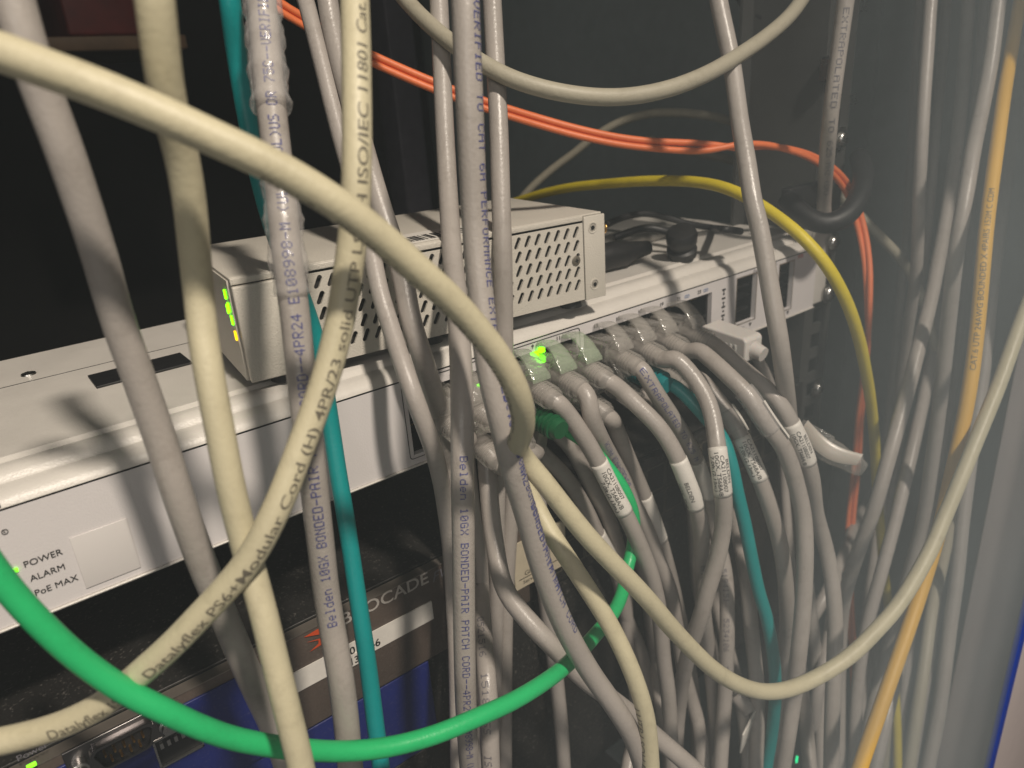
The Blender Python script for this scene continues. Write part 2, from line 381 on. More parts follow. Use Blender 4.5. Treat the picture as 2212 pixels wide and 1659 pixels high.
xb0 = atY(2131, 1659, YG)[0]; xb1 = xb0+0.0085
door = empty('glass_door', (0, YG, -0.9)); tag(door, 'glass cabinet door veiled by added haze, with a blue upright edge at the lower right', 'glass door')
VG = bpy.data.materials.new('reflection_veil_glass'); VG.use_nodes = True; nt = VG.node_tree
nt.nodes.remove(nt.nodes['Principled BSDF'])
pv = nt.nodes.new('ShaderNodeVolumePrincipled'); pv.inputs['Color'].default_value = (0.80, 0.93, 1.0, 1); pv.inputs['Anisotropy'].default_value = 0.0
nt.links.new(pv.outputs[0], nt.nodes['Material Output'].inputs['Volume'])
# reflection veil put into the pane's volume: denser towards the right, cloudy
tc = nt.nodes.new('ShaderNodeTexCoord'); sp = nt.nodes.new('ShaderNodeSeparateXYZ'); nt.links.new(tc.outputs['Object'], sp.inputs[0])
mr = nt.nodes.new('ShaderNodeMapRange'); mr.interpolation_type = 'SMOOTHSTEP'; mr.inputs[1].default_value = 0.03; mr.inputs[2].default_value = 0.30; mr.inputs[3].default_value = 7.5; mr.inputs[4].default_value = 37.0
nt.links.new(sp.outputs[0], mr.inputs[0])
nz = nt.nodes.new('ShaderNodeTexNoise'); nz.inputs['Scale'].default_value = 9; nz.inputs['Detail'].default_value = 3; nt.links.new(tc.outputs['Object'], nz.inputs['Vector'])
nm = nt.nodes.new('ShaderNodeMapRange'); nm.inputs[1].default_value = 0.3; nm.inputs[2].default_value = 0.7; nm.inputs[3].default_value = 0.8; nm.inputs[4].default_value = 1.2; nt.links.new(nz.outputs['Fac'], nm.inputs[0])
mu = nt.nodes.new('ShaderNodeMath'); mu.operation = 'MULTIPLY'; nt.links.new(mr.outputs[0], mu.inputs[0]); nt.links.new(nm.outputs[0], mu.inputs[1])
nt.links.new(mu.outputs[0], pv.inputs['Density'])
q = MB(); q.box((-0.30, -0.002, 0.3), (xb0, 0.002, 1.6)); gp = q.build('glass_pane', VG, door)
q = MB(); q.box((xb0+0.0005, -0.0018, 0.3), (xb1, 0.0018, 1.6), 0.0006); q.build('door_edge_frame', BLUEF, door)
q = MB(); q.box((xb1+0.0006, YG-0.0016, -0.9), (xb1+0.30, YG+0.030, 0.72), 0.001); o = q.build('cabinet_post', POSTW); tag(o, 'pale pinkish cabinet post beyond the blue door edge at the lower right', 'cabinet post')

# right rack rail: C profile with square holes
def rail(name, label, x0, x1, y, z0, z1, depth):
    root = empty(name, (x0, y, z0)); tag(root, label, 'rack rail')
    w = x1-x0; hx = w*0.5; hs = 0.0048; t = 0.002
    q = MB(); H = z1-z0; zs = []
    k = 0
    pitch = 0.01588
    z = 0.0
    off = (-(0.0061-(0.0-z0))) % pitch
    zc = [c for c in np.arange(0.0061-z0-pitch*int((0.0061-z0)/pitch), H-0.006, pitch) if c > 0.006]
    q.box((0, 0, 0), (hx-hs, t, H)); q.box((hx+hs, 0, 0), (w, t, H))
    prev = 0
    for c in zc:
        q.box((hx-hs, 0, prev), (hx+hs, t, c-hs)); prev = c+hs
    q.box((hx-hs, 0, prev), (hx+hs, t, H))
    q.build('front_flange', RAILM, root)
    slab('return_flange', (-t, 0, 0), (-0.0001, depth, H), RAILM, root)
    slab('rear_lip', (-0.012, depth, 0), (-t-0.0001, depth+t, H), RAILM, root)
    slab('outer_flange', (w+0.0001, 0, 0), (w+t, depth, H), RAILM, root)
    return root, zc
RX0 = 0.3875
rr, zc = rail('rack_rail', 'dark upright rack rail with square holes at the right end of the white network device', RX0, RX0+0.024, 0.0065, -0.70, 0.60, 0.045)
for n, (px, py) in enumerate([(1836, 215), (1858, 12)]):
    p = atY(px, py, 0.006); flat_text('unit_number', ['25', '26'][n], (p[0], 0.0061, p[2]-0.003), XA, ZA, 0.006, INKK, rr).matrix_parent_inverse = rr.matrix_world.inverted()
def screw(name, loc, r, parent, material=STEEL, washer=True, flat=False):
    """pan head with a crossed recess, axis -Y"""
    q = MB()
    x, y, z = loc
    if washer: q.lathe([(0, r*1.45), (0.0008, r*1.5), (0.0011, r*1.3)], (0, -1, 0), loc)
    h = 0.0006 if flat else 0.003
    q.lathe([(0.0002, r), (h*0.5, r*0.98), (h*0.85, r*0.75), (h, r*0.45)], (0, -1, 0), (x, y-0.0008 if washer else y, z))
    o = q.build(name, material, parent)
    s = MB(); yy = y-(0.0008 if washer else 0)-h-0.0001
    s.box((x-r*.42, yy, z-r*.09), (x+r*.42, yy+0.0008, z+r*.09)); s.box((x-r*.09, yy-0.0001, z-r*.42), (x+r*.09, yy+0.0007, z+r*.42))
    c = s.build('cross_recess', DARK, o)
    return o
for k, (px, py, lab) in enumerate([(1765, 838, 'shiny screw in the rail below the white network device'), (1815, 300, 'small shiny screw in the rail behind the orange cable'), ]):
    p = atY(px, py, 0.006); s = screw('rack_screw', (p[0], 0.0062, p[2]), 0.0042, None); tag(s, lab, 'screw')
for k, (px, py, lab) in enumerate([(1790, 150, 'dark cage nut in the rail above the shiny screw'), (1770, 415, 'dark cage nut in the rail near the round black cable ring')]):
    p = atY(px, py, 0.006); q = MB(); q.box((p[0]-.007, 0.0015, p[2]-.0065), (p[0]+.007, 0.0064, p[2]+.0065), 0.001); o = q.build('cage_nut', BLACKP); tag(o, lab, 'cage nut')
    slab('spring_clip', (p[0]-.0085, 0.0008, p[2]-.005), (p[0]-.0075, 0.006, p[2]+.005), STEEL, o)

# ---------------------------------------------------------------- white 24-port switch
def face_with_holes(mb, x0, x1, z0, z1, holes, y, depth=0.0025):
    """a sheet at y with rectangular openings and inner walls"""
    xs = sorted({x0, x1, *[h[0] for h in holes], *[h[1] for h in holes]}); zs = sorted({z0, z1, *[h[2] for h in holes], *[h[3] for h in holes]})
    for i in range(len(xs)-1):
        for j in range(len(zs)-1):
            cx, cz = (xs[i]+xs[i+1])/2, (zs[j]+zs[j+1])/2
            if any(h[0] < cx < h[1] and h[2] < cz < h[3] for h in holes): continue
            mb.add([(xs[i], y, zs[j]), (xs[i+1], y, zs[j]), (xs[i+1], y, zs[j+1]), (xs[i], y, zs[j+1])], [(0, 1, 2, 3)])
    for a, b, c, d in holes:
        mb.add([(a, y, c), (b, y, c), (b, y, d), (a, y, d), (a, y+depth, c), (b, y+depth, c), (b, y+depth, d), (a, y+depth, d)],
               [(0, 4, 5, 1), (1, 5, 6, 2), (2, 6, 7, 3), (3, 7, 4, 0)])
SX0, SX1 = -0.058, 0.382
B1 = (0.1158, 0.1988, 0.0050, 0.0297); B2 = (0.2030, 0.2893, 0.0050, 0.0297); F1 = (0.3093, 0.3258, 0.0076, 0.0320); F2 = (0.3462, 0.3593, 0.0056, 0.0320)
sw = empty('network_switch', (0, 0, 0)); tag(sw, 'white 24-port network switch with round-edged lid, plugged full of clear-booted cables', 'network switch')
q = MB(); face_with_holes(q, SX0, SX1, 0.0012, 0.0346, [B1, B2, F1, F2], 0.0)
q.build('front_panel', FACEW, sw)
def arc(pts, n=6): return pts
prof = [(0.0004, 0.0349), (0.0, 0.0352), (0.0004, 0.0362), (0.0018, 0.0378), (0.0040, 0.0389), (0.0066, 0.0393), (0.0072, 0.0398), (0.0078, 0.0408), (0.0094, 0.0420), (0.0118, 0.0425), (0.0136, 0.0424), (0.0140, 0.0420), (0.0146, 0.0424), (0.016, 0.0432), (0.122, 0.0432), (0.122, 0.0349)]
q = MB(); q.prism(prof, SX0, SX1); o = q.build('top_cover', WHITEP, sw)
o.data.polygons.foreach_set('use_smooth', [True]*len(o.data.polygons)); o.data.set_sharp_from_angle(angle=math.radians(28))
q = MB(); q.prism([(0.0, 0.0), (-0.0006, 0.0003), (-0.0009, 0.0008), (-0.0007, 0.0011), (0.122, 0.0011), (0.122, 0.0)], SX0, SX1); q.build('bottom_lip', WHITEP, sw)
slab('rear_housing', (SX0+.001, 0.0165, 0.0013), (SX1-.001, 0.1215, 0.0345), DARK, sw)
for s, x in (('l', SX0), ('r', SX1)):
    slab('side_wall', (x+(0 if s == 'l' else -0.0009), 0.0005, 0.0013), (x+(0.0009 if s == 'l' else 0), 0.0164, 0.0346), WHITEP, sw)
# ear
q = MB(); q.box((SX1+0.0003, 0.0025, 0.0006), (SX1+0.0165, 0.0045, 0.0437), 0.0006); q.box((SX1+0.0003, 0.0047, 0.0006), (SX1+0.0022, 0.045, 0.0437))
ear = q.build('mounting_ear', WHITEP, sw)
for px, py in ((1790, 632), (1799, 523)):
    p = atY(px, py, 0.002); screw('mounting_screw', (p[0]-0.001, 0.0022, p[2]), 0.0043, sw)
# outlines and printing
def outline(x0, x1, z0, z1, r, t, mb, y=-0.00025):
    pts = []
    for cx, cz, a0 in ((x1-r, z1-r, 0), (x0+r, z1-r, 90), (x0+r, z0+r, 180), (x1-r, z0+r, 270)):
        for k in range(7):
            a = math.radians(a0+15*k); pts.append((cx, cz, math.cos(a), math.sin(a)))
    n = len(pts); vs = [(x+r*c, y, z+r*s) for x, z, c, s in pts]+[(x+(r-t)*c, y, z+(r-t)*s) for x, z, c, s in pts]
    mb.add(vs, [(i, (i+1) % n, (i+1) % n+n, i+n) for i in range(n)])
q = MB(); outline(0.1138, 0.2008, 0.0036, 0.0338, 0.0015, 0.0003, q); q.build('printed_outline', INKK, sw)
for t, (px, py), m_ in (('9', (1147, 752), INKK), ('11', (1200, 734), INKK), ('13', (1281, 705), INKK), ('15', (1329, 690), INKK), ('17', (1377, 673), INKK), ('19', (1424, 657), INKK), ('21', (1461, 645), INKK), ('23', (1506, 630), INKK)):
    p = atY(px, py); flat_text('port_number', t, (p[0], -0.0003, 0.0312), XA, ZA, 0.0017, m_, sw, bold=0.01, stretch=1.15)
for x in (0.2672, 0.2812):
    q = MB()
    for dx in (0, 0.0016): outline(x+dx+.0012, x+dx+.0030, 0.0312, 0.0326, 0.0006, 0.00025, q, -0.0003)
    q.build('printed_loop_mark', INKS, sw)
panel_text('POWER', 52, 1226, 0.0019, INKK, sw, bold=0.0, stretch=1.0)
panel_text('ALARM', 66, 1256, 0.0019, INKK, sw, bold=0.0, stretch=1.0)
panel_text('PoE MAX', 76, 1287, 0.0019, INKK, sw, bold=0.0, stretch=1.0)
p = atY(28, 1233); slab('power_light', (p[0]-.0014, -0.0006, p[2]-.0006), (p[0]+.0012, 0.0002, p[2]+.0006), LEDS, sw, 0.0002)
p = atY(28, 1262); slab('dark_light', (p[0]-.001, -0.0004, p[2]-.0006), (p[0]+.001, 0.0002, p[2]+.0006), LABW, sw, 0.0002)
p = atY(-16, 1140); flat_text('printed_text', 'T', (p[0]-.004, -0.0003, p[2]-.001), XA, ZA, 0.0075, INKK, sw, bold=0.03, stretch=1.1)
p = atY(9, 1151); flat_text('printed_text', 'R', (p[0]-.0002, -0.0003, p[2]), XA, ZA, 0.0007, INKK, sw)
q = MB(); outline(p[0]-.0006, p[0]+.0010, p[2]-.0005, p[2]+.0011, 0.0008, 0.0002, q); q.build('printed_ring', INKK, sw)
p = atY(1629, 577); flat_text('printed_text', 'FortiSwitch T24P-', (p[0]-.0005, -0.0003, 0.0325), XA, ZA, 0.0019, INKF, sw, stretch=1.05)
p2 = atY(1726, 547); flat_text('printed_text', 'POE', (p2[0]-.0012, -0.0003, 0.0325), XA, ZA, 0.0019, INKR, sw, bold=0.02, stretch=1.05)
for cx in (0.2985, 0.3375):
    q = MB()
    for k, z in enumerate(np.linspace(0.029, 0.009, 10)):
        w = 0.0013 if k % 2 == 0 else 0.0006
        q.box((cx-w, -0.0003, z-.0004), (cx+w, -0.00005, z+.0004)); 
        if k % 3 == 0: q.box((cx-.0003, -0.0003, z-.0016), (cx+.0001, -0.00005, z-.0005))
    q.build('printed_light_marks', INKK, sw)
for cx, z in ((0.322, 0.0050), (0.3565, 0.0033)):
    q = MB(); q.add([(cx-.0012, -0.0003, z+.0012), (cx+.0012, -0.0003, z+.0012), (cx, -0.0003, z-.0008)], [(0, 2, 1)]); q.build('printed_arrow', INKK, sw)
    flat_text('printed_text', '26 25' if cx < .34 else '28', (cx-.0105, -0.0003, z-.001), XA, ZA, 0.0016, INKK, sw)
# clear sticker (the code on it is left out)
a = atY(172, 1187); b = atY(268, 1135)
q = MB(); q.box((a[0]-.0015, -0.00045, 0.0035), (b[0]+.0010, -0.00015, 0.0205), 0.0001); q.build('clear_sticker', mat('sticker_film', (0.66, 0.63, 0.61), 0.22, var=0.02), sw)
slab('cover_seam', (SX0+.002, 0.0838, 0.0431), (SX1-.002, 0.0841, 0.04335), DARK, sw)
for sx_ in (-.03, .012, .045, .30, .36):
    q = MB(); q.lathe([(0, .0026), (.0005, .0024), (.0008, .0014)], (0, 0, 1), (sx_, .0935, .0432)); so = q.build('cover_screw', STEEL, sw)
    q = MB(); q.box((sx_-.0012, .0932, .04395), (sx_+.0012, .0938, .04408)); q.box((sx_-.0003, .0923, .0440), (sx_+.0003, .0947, .0441)); q.build('cross_recess', DARK, so)
# ports
def port_shape(w, h):
    q = MB(); d = 0.0145; t = 0.0005
    q.add([(-w/2, 0, 0), (w/2, 0, 0), (w/2, 0, h), (-w/2, 0, h), (-w/2+t, d, t), (w/2-t, d, t), (w/2-t, d, h-t), (-w/2+t, d, h-t)],
          [(0, 4, 5, 1), (1, 5, 6, 2), (2, 6, 7, 3), (3, 7, 4, 0), (4, 7, 6, 5)])
    # rim
    q.add([(-w/2, 0, 0), (w/2, 0, 0), (w/2, 0, h), (-w/2, 0, h), (-w/2+.0009, 0, .0009), (w/2-.0009, 0, .0009), (w/2-.0009, 0, h-.0009), (-w/2+.0009, 0, h-.0009)],
          [(0, 1, 5, 4), (1, 2, 6, 5), (2, 3, 7, 6), (3, 0, 4, 7)])
    return q
PX = [0.1158+0.01383*(k+.5) for k in range(6)]+[0.2030+0.01438*(k+.5) for k in range(6)]
ZU, ZL = 0.0174, 0.0051
port0 = None
for k, x in enumerate(PX):
    for z in (ZU, ZL):
        if port0 is None:
            port0 = port_shape(0.01375, 0.0122).build('port', CAGE, sw); o = port0
            pn = MB()
            for j in range(8): pn.box((-0.0036+j*0.00103, 0.004, 0.0085), (-0.0032+j*0.00103, 0.012, 0.0088))
            pins = pn.build('contact_pins', GOLD, o)
        else:
            o = port0.copy(); S.collection.objects.link(o); o.parent = sw
            c = pins.copy(); S.collection.objects.link(c); c.parent = o
        o.location = (x, 0.0026, z)
for (a, b, c, d) in (F1, F2):
    q = MB(); w = b-a
    for zz, hh in ((c, (d-c)/2-.0004), (c+(d-c)/2+.0004, (d-c)/2-.0004)):
        q.add([(a, .0026, zz), (b, .0026, zz), (b, .0026, zz+hh), (a, .0026, zz+hh), (a+.001, .016, zz+.001), (b-.001, .016, zz+.001), (b-.001, .016, zz+hh-.001), (a+.001, .016, zz+hh-.001)],
              [(0, 4, 5, 1), (1, 5, 6, 2), (2, 6, 7, 3), (3, 7, 4, 0), (4, 7, 6, 5)])
        q.box((a+.002, .003, zz+hh*.45), (b-.002, .006, zz+hh*.55))
    q.build('fibre_port', CAGE, sw)
    q = MB(); outline(a-.0006, b+.0006, c-.0006, d+.0006, .0004, .0006, q, -.0001); q.build('port_trim', mat('trim_metal', (0.35, 0.30, 0.24), 0.4, 0.6, var=0.1), sw)
for px, py, s in ((1171, 756, .0013), (1160, 767, .0009), (1172, 777, .0015)):
    p = atY(px, py, -0.001); slab('port_light', (p[0]-s, -0.0016, p[2]-s*.9), (p[0]+s, 0.0026, p[2]+s*.9), LEDG, sw, s*.3)
p = atY(1033, 832, 0.001); slab('port_light', (p[0]-.0008, 0.000, p[2]-.0009), (p[0]+.0008, 0.001, p[2]+.0006), LEDG, sw, .0002)

# ---------------------------------------------------------------- perforated metal box on the switch
VL = (0.0659, 0.0090, 0.0462); VR = math.atan2(-0.0150, 0.1443)
vb = empty('metal_enclosure', VL, VR); tag(vb, 'ivory metal box with a front of slanted slots, standing on the white network switch', 'metal box')
cR, sR = math.cos(VR), math.sin(VR)
def dev(x, y):
    """local (u, w) on the box's front for a point seen at (x, y)"""
    d = MC@np.array([x-CP[0], y-CP[1], FP]); n = np.array([-sR, cR, 0]); o_ = np.array(VL)
    t = ((o_-CAM)@n)/(d@n); p = CAM+d*t-o_
    return p[0]*cR+p[1]*sR, p[2]
LV, HV, DV = 0.1452, 0.0345, 0.070
u1 = dev(659, 574)[0]; u2 = dev(1262, 560)[0]
print('vent', u1, u2, dev(1300, 463), dev(497, 620), dev(1304, 632), dev(540, 820), dev(680, 609), dev(1212, 500), dev(1217, 618), dev(692, 674))
q = MB(); q.box((0.001, 0.0022, 0.0), (LV-.0015, DV, HV-.001), 0.0005); q.build('case_body', mat('case_inside', (0.012, 0.011, 0.010), 0.6, var=0.1), vb)
q = MB(); q.box((0.0, 0.0015, HV-.0009), (LV, DV+.001, HV), 0.0003); q.box((0.0, 0.0002, HV-.0022), (u2, 0.0014, HV-.0001), 0.0003); q.build('lid', VENTW, vb)
slab('side_cover', (-0.0006, 0.003, 0.0004), (0.0009, DV, HV-.001), VENTW, vb)
slab('side_cover', (LV-.0014, 0.0016, 0.0004), (LV-.0001, DV, HV-.001), VENTW, vb)
q = MB(); q.box((0.0, -0.0008, 0.0004), (u1-.0012, 0.0016, HV-.0026), 0.0005); q.build('blank_cover', VENTW, vb)
# perforated sheet: every cell is a plate with one slanted slot
q = MB(); z0p, z1p = 0.0006, HV-.0028; NC = 24; NR = 5
mz0 = 0.0040; mz1 = 0.0006; cw = (u2-.0014-u1-.001)/NC; ch = (z1p-mz1-z0p-mz0)/NR
def cell(cx, cz):
    L, r, tilt = 0.00155, 0.00086, math.radians(28); N = 24
    inner = []; 
    for k in range(N):
        a = 2*math.pi*k/N; px, pz = r*math.cos(a), r*math.sin(a)+(L if math.sin(a) > 0.001 or (abs(math.sin(a)) <= .001) else -L)
        inner.append((px*math.cos(tilt)+pz*math.sin(tilt), -px*math.sin(tilt)+pz*math.cos(tilt)))
    outer = []
    corners = [(cw/2, ch/2), (-cw/2, ch/2), (-cw/2, -ch/2), (cw/2, -ch/2)]
    for x, z in inner:
        k = min((cw/2)/max(abs(x), 1e-9), (ch/2)/max(abs(z), 1e-9)); outer.append([x*k, z*k])
    for c in corners:
        j = min(range(N), key=lambda i: (outer[i][0]-c[0])**2+(outer[i][1]-c[1])**2); outer[j] = list(c)
    vs = [(cx+x, 0, cz+z) for x, z in outer]+[(cx+x, 0, cz+z) for x, z in inner]+[(cx+x, .0009, cz+z) for x, z in inner]
    fs = [(i, (i+1) % N, (i+1) % N+N, i+N) for i in range(N)]+[(i+N, (i+1) % N+N, (i+1) % N+2*N, i+2*N) for i in range(N)]
    q.add(vs, fs)
for i in range(NC):
    for j in range(NR): cell(u1+.001+cw*(i+.5), z0p+mz0+ch*(j+.5))
def fl(x0, x1, a, b): q.add([(x0, 0, a), (x1, 0, a), (x1, 0, b), (x0, 0, b)], [(0, 1, 2, 3)])
fl(u1, u1+.001, z0p, z1p); fl(u2-.0014, u2-.0003, z0p, z1p); fl(u1+.001, u2-.0014, z0p, z0p+mz0); fl(u1+.001, u2-.0014, z1p-mz1, z1p)
for o_ in range(1): pass
pf = q.build('perforated_front', VENTW, vb)
q = MB(); q.box((u2, -0.0006, 0.0003), (LV, 0.0008, HV-.0006), 0.0002); fg = q.build('corner_flange', VENTW, vb)
for px, py in ((1278, 491), (1283, 613)):
    u, w = dev(px, py); q = MB()
    q.lathe([(0, .0023), (.0002, .0023), (.0002, .0018), (-.0002, .0016)], (0, -1, 0), (u, -.0006, w)); q.build('embossed_ring', VENTW, fg)
    q = MB(); q.lathe([(0, .0008), (.00025, .0008)], (0, -1, 0), (u, -.0007, w)); q.build('hole', DARK, fg)
u, w = dev(1244, 563); s = screw('screw', (u, -0.0001, w), 0.0020, vb, mat('dull_zinc', (0.30, 0.27, 0.22), 0.4, 0.7, var=0.15), False, True)
for u in (0.012, 0.067, 0.132):
    q = MB(); q.lathe([(0, .0042), (.0028, .0046)], (0, 0, -1), (u, .006, 0)); q.build('rubber_foot', BLACKP, vb)
# small sticker with bars on the lid
q = MB(); q.box((0.052, 0.004, HV+.0001), (0.092, 0.022, HV+.0003)); lb = q.build('sticker', LABW, vb)
q = MB(); x = 0.0545
while x < 0.088:
    w_ = random.choice((.0004, .0007, .0011)); q.box((x, .006, HV+.00035), (x+w_, .015, HV+.00045)); x += w_+random.choice((.0005, .0009, .0013))
q.build('printed_bars', INKK, lb)
# lights on its left side, and the gold socket at the right
for k, (zz, yy, m_) in enumerate(((.0285, .0075, LEDG), (.0245, .0062, LEDG), (.0205, .0052, LEDG), (.0235, .0085, LEDG), (.0155, .0045, LEDY))):
    slab('side_light', (-.0012, yy-.0008, zz-.0016), (-.0007, yy+.0008, zz+.0016), m_, vb, .0003)
p = (LV, 0.0075, 0.0262)
q = MB(); q.lathe([(0, .0026), (.002, .0026), (.002, .0020)]+[(0.002+k*.0006, .0021 if k % 2 else .0019) for k in range(8)], (1, 0, 0), p); q.build('threaded_socket', GOLD, vb)

# black things lying on the switch to the right of the box
a1 = (0.232, 0.034, 0.0505); q = MB(); q.lathe([(0, .0045), (.003, .0066), (.028, .0066), (.032, .005), (.044, .0035)], (1, -.10, 0), a1)
o = q.build('power_plug', BLACKP); tag(o, 'black barrel power plug lying behind the right end of the ivory metal box', 'power plug')
q = MB(); q.lathe([(0, .0050), (.0012, .0072), (.005, .0075), (.0062, .0060), (.0074, .0064), (.0088, .0074), (.013, .0078), (.0152, .0068), (.0158, .0040)], (-.35, -.25, 1), (0.2905, 0.020, 0.0445), sx=1.0)
o = q.build('rubber_knob', BLACKP); tag(o, 'black rubber knob on top of the white network switch, under the yellow cable', 'rubber knob')
slab('power_adapter', (0.262, 0.060, 0.0436), (0.345, 0.115, 0.0475), mat('grey_sheet', (0.30, 0.29, 0.27), 0.25, 0.3, var=0.1), None, 0.001)
tag(bpy.data.objects['power_adapter'], 'thin grey metal plate lying on the white network switch behind the rubber knob', 'metal plate'); bpy.data.objects['power_adapter'].name = 'metal_plate'
slab('name_plate', (0.028, 0.055, 0.0433), (0.060, 0.071, 0.0441), BLACKP, None, .0002); tag(bpy.data.objects['name_plate'], 'small black plate on the left of the white network switch top, beside the ivory box', 'plate')

# ---------------------------------------------------------------- black switch below
bs = empty('black_switch', (0, 0, -0.0455)); tag(bs, 'brownish black network switch with a white name and a white sticker, under the white switch', 'network switch')
T0 = np.array([0, 0, -0.0455])
def bsb(name, a, b, m_, bev=0.0):
    q = MB(); q.box((a[0], a[1], a[2]+.0455), (b[0], b[1], b[2]+.0455), bev); return q.build(name, m_, bs)
BP0, BP1 = 0.165, 0.375
bsb('front_panel', (-.060, 0.0, -.0880), (BP0, .004, -.0462), BRONZE, .0006)
bsb('top_cover', (-.060, 0.0045, -.0460), (0.382, .30, -.0448), BLACKM, .0004)
bsb('port_panel', (BP0+.0005, 0.0015, -.0880), (0.382, .004, -.0462), BLACKM, .0003)
bsb('bright_edge', (-.060, -0.0004, -.0462), (BP0, .0042, -.0458), mat('edge_metal', (0.25, 0.22, 0.19), 0.35, 0.6, var=0.1))
cs = bsb('blue_reflection_panel', (-.060, -.0012, -.0875), (0.050, -.0001, -.0500), BLUEREFL, .0004)  # blue panel added in place of a reflection in the glass
def bt(txt, px, py, h, m_, **k):
    p = atY(px, py); o = flat_text('printed_text', txt, (p[0], -.0005, p[2]+.0455), XA, ZA, h, m_, bs, **k); return o
bt('BROCADE', 736, 1352, 0.0052, INKW, bold=0.012, stretch=1.12)
bt('FWS648G', 932, 1258, 0.0046, INKF, italic=0.3, stretch=0.95)
a = atY(627, 1450); b = atY(930, 1295)
st = bsb('sticker', (a[0]+.0005, -.0007, -.0690), (b[0], -.0002, -.0602), LABW)
p = atY(797, 1400); o = flat_text('printed_text', '46', (p[0], -.0008, p[2]+.0455-.0005), XA, ZA, .0033, INKK, st, bold=.02)
p = atY(757, 1412); o = flat_text('printed_text', '01', (p[0]-.0005, -.0008, p[2]+.0455), XA, ZA, .0033, INKK, st, bold=.02)
p = atY(757, 1430); st2 = bsb('sticker', (p[0]-.0045, -.0011, p[2]-.0016), (p[0]+.004, -.0006, p[2]+.0036), LABW)
flat_text('printed_text', '13', (p[0]-.001, -.0013, p[2]+.0455-.0005), XA, ZA, .0030, INKK, st2, bold=.02)
q = MB()  # emblem: two facing arrow strokes
p = atY(692, 1372); ex, ez = p[0], p[2]+.0455
for sgn, dz in ((1, .0016), (-1, -.0016)):
    q.add([(ex-.0062*sgn, -.0006, ez+dz+.0014*sgn), (ex+.0052*sgn, -.0006, ez+dz+.0026*sgn), (ex+.0012*sgn, -.0006, ez+dz-.0004*sgn), (ex+.0058*sgn, -.0006, ez+dz-.0020*sgn), (ex-.0005*sgn, -.0006, ez+dz-.0006*sgn), (ex+.0015*sgn, -.0006, ez+dz+.0010*sgn)],
          [(0, 5, 1), (0, 4, 5), (5, 4, 2), (4, 3, 2)])
q.build('printed_emblem', LOGO, bs)
# port grid on the right
q = MB(); qd = MB()
for k in range(14):
    x = BP0+.008+k*.0143
    for z in (-.0655, -.0815):
        qd.box((x, .0003, z), (x+.0118, .0015, z+.0125)); outline(x-.0008, x+.0126, z+.0455-.0008, z+.0455+.0133, .0008, .00035, q, .0012)
for i_ in range(len(qd.v)): qd.v[i_] = (qd.v[i_][0], qd.v[i_][1]+.0011, qd.v[i_][2]+.0455)
qd.build('port_recesses', DARK, bs); q.build('printed_port_outlines', INKG, bs)
# beige sticker
a = atY(1100, 1180); q = MB(); q.box((a[0]+.0007, -.0012, -.0775+.0455), (a[0]+.031, -.0003, -.0540+.0455)); bl = q.build('beige_sticker', BEIGEL, bs)
for t, dz, dx, hh in (('PN', -.0585, .011, .0022), ('Global', -.0715, .006, .0022), ('Service 44', -.0755, .005, .0018)):
    flat_text('printed_text', t, (a[0]+dx, -.0015, dz+.0455), XA, ZA, hh, INKG, bl, stretch=1.2)
slab('rule', (a[0]+.003, -.0015, -.0728+.0455), (a[0]+.028, -.0013, -.0725+.0455), INKG, bl)
# serial connector, socket, light on the blue reflection panel
p = atY(265, 1600, -.0015); sx, sz = p[0], p[2]+.0455
def dshape(w, h, r, cut):
    pts = []
    for cx, cz, a0, a1 in ((w/2-r, h/2-r, 0, 90-cut), (-w/2+r, h/2-r, 90+cut, 180), (-w/2+r+h*.17, -h/2+r, 180, 270), (w/2-r-h*.17, -h/2+r, 270, 360)):
        for k in range(6): a = math.radians(a0+(a1-a0)*k/5); pts.append((cx+r*math.cos(a), cz+r*math.sin(a)))
    return pts
def ring(mb, o_, i_, y0, y1, cx, cz):
    n = len(o_)
    vs = [(cx+x, y0, cz+z) for x, z in o_]+[(cx+x, y1, cz+z) for x, z in o_]+[(cx+x, y1, cz+z) for x, z in i_]+[(cx+x, y0+.001, cz+z) for x, z in i_]
    mb.add(vs, [(i+a*n, (i+1) % n+a*n, (i+1) % n+(a+1)*n, i+(a+1)*n) for a in range(3) for i in range(n)], True)
sc = MB(); sc.box((sx-.0155, -.0022, sz-.0063), (sx+.0155, -.0014, sz+.0063), .0003)
ring(sc, dshape(.0185, .0092, .0026, 0), dshape(.0165, .0074, .0020, 0), -.0022, -.0052, sx, sz)
scn = sc.build('serial_connector', mat('dark_steel', (0.20, 0.19, 0.19), 0.32, 1.0, var=0.1), bs)
q = MB(); n_ = dshape(.0166, .0075, .0020, 0); q.add([(sx+x, -.0034, sz+z) for x, z in n_], [tuple(range(len(n_)-1, -1, -1))]); q.build('insulator', DARK, scn)
q = MB()
for k in range(5): q.lathe([(0, .0004), (.0026, .0004), (.003, .0002)], (0, -1, 0), (sx-.0054+k*.0027, -.0034, sz+.0014), 8)
for k in range(4): q.lathe([(0, .0004), (.0026, .0004), (.003, .0002)], (0, -1, 0), (sx-.0041+k*.0027, -.0034, sz-.0014), 8)
q.build('pins', GOLD, scn)
for s_ in (-1, 1):
    q = MB(); q.lathe([(0, .0026), (.003, .0026), (.0034, .0020), (.005, .0019), (.0052, .0014)], (0, -1, 0), (sx+s_*.0125, -.0022, sz), 6 if s_ > 5 else 12); q.build('hex_post', STEEL, scn)
q = MB(); x0, z0 = 0.0083, -0.0685+.0455
for a, b in (((0, 0), (.0006, .0115)), ((.0134, 0), (.014, .0115)), ((0, 0), (.014, .0006)), ((0, .0110), (.014, .0116))): q.box((x0+a[0], -.0024, z0+a[1]), (x0+b[0], -.0013, z0+b[1]))
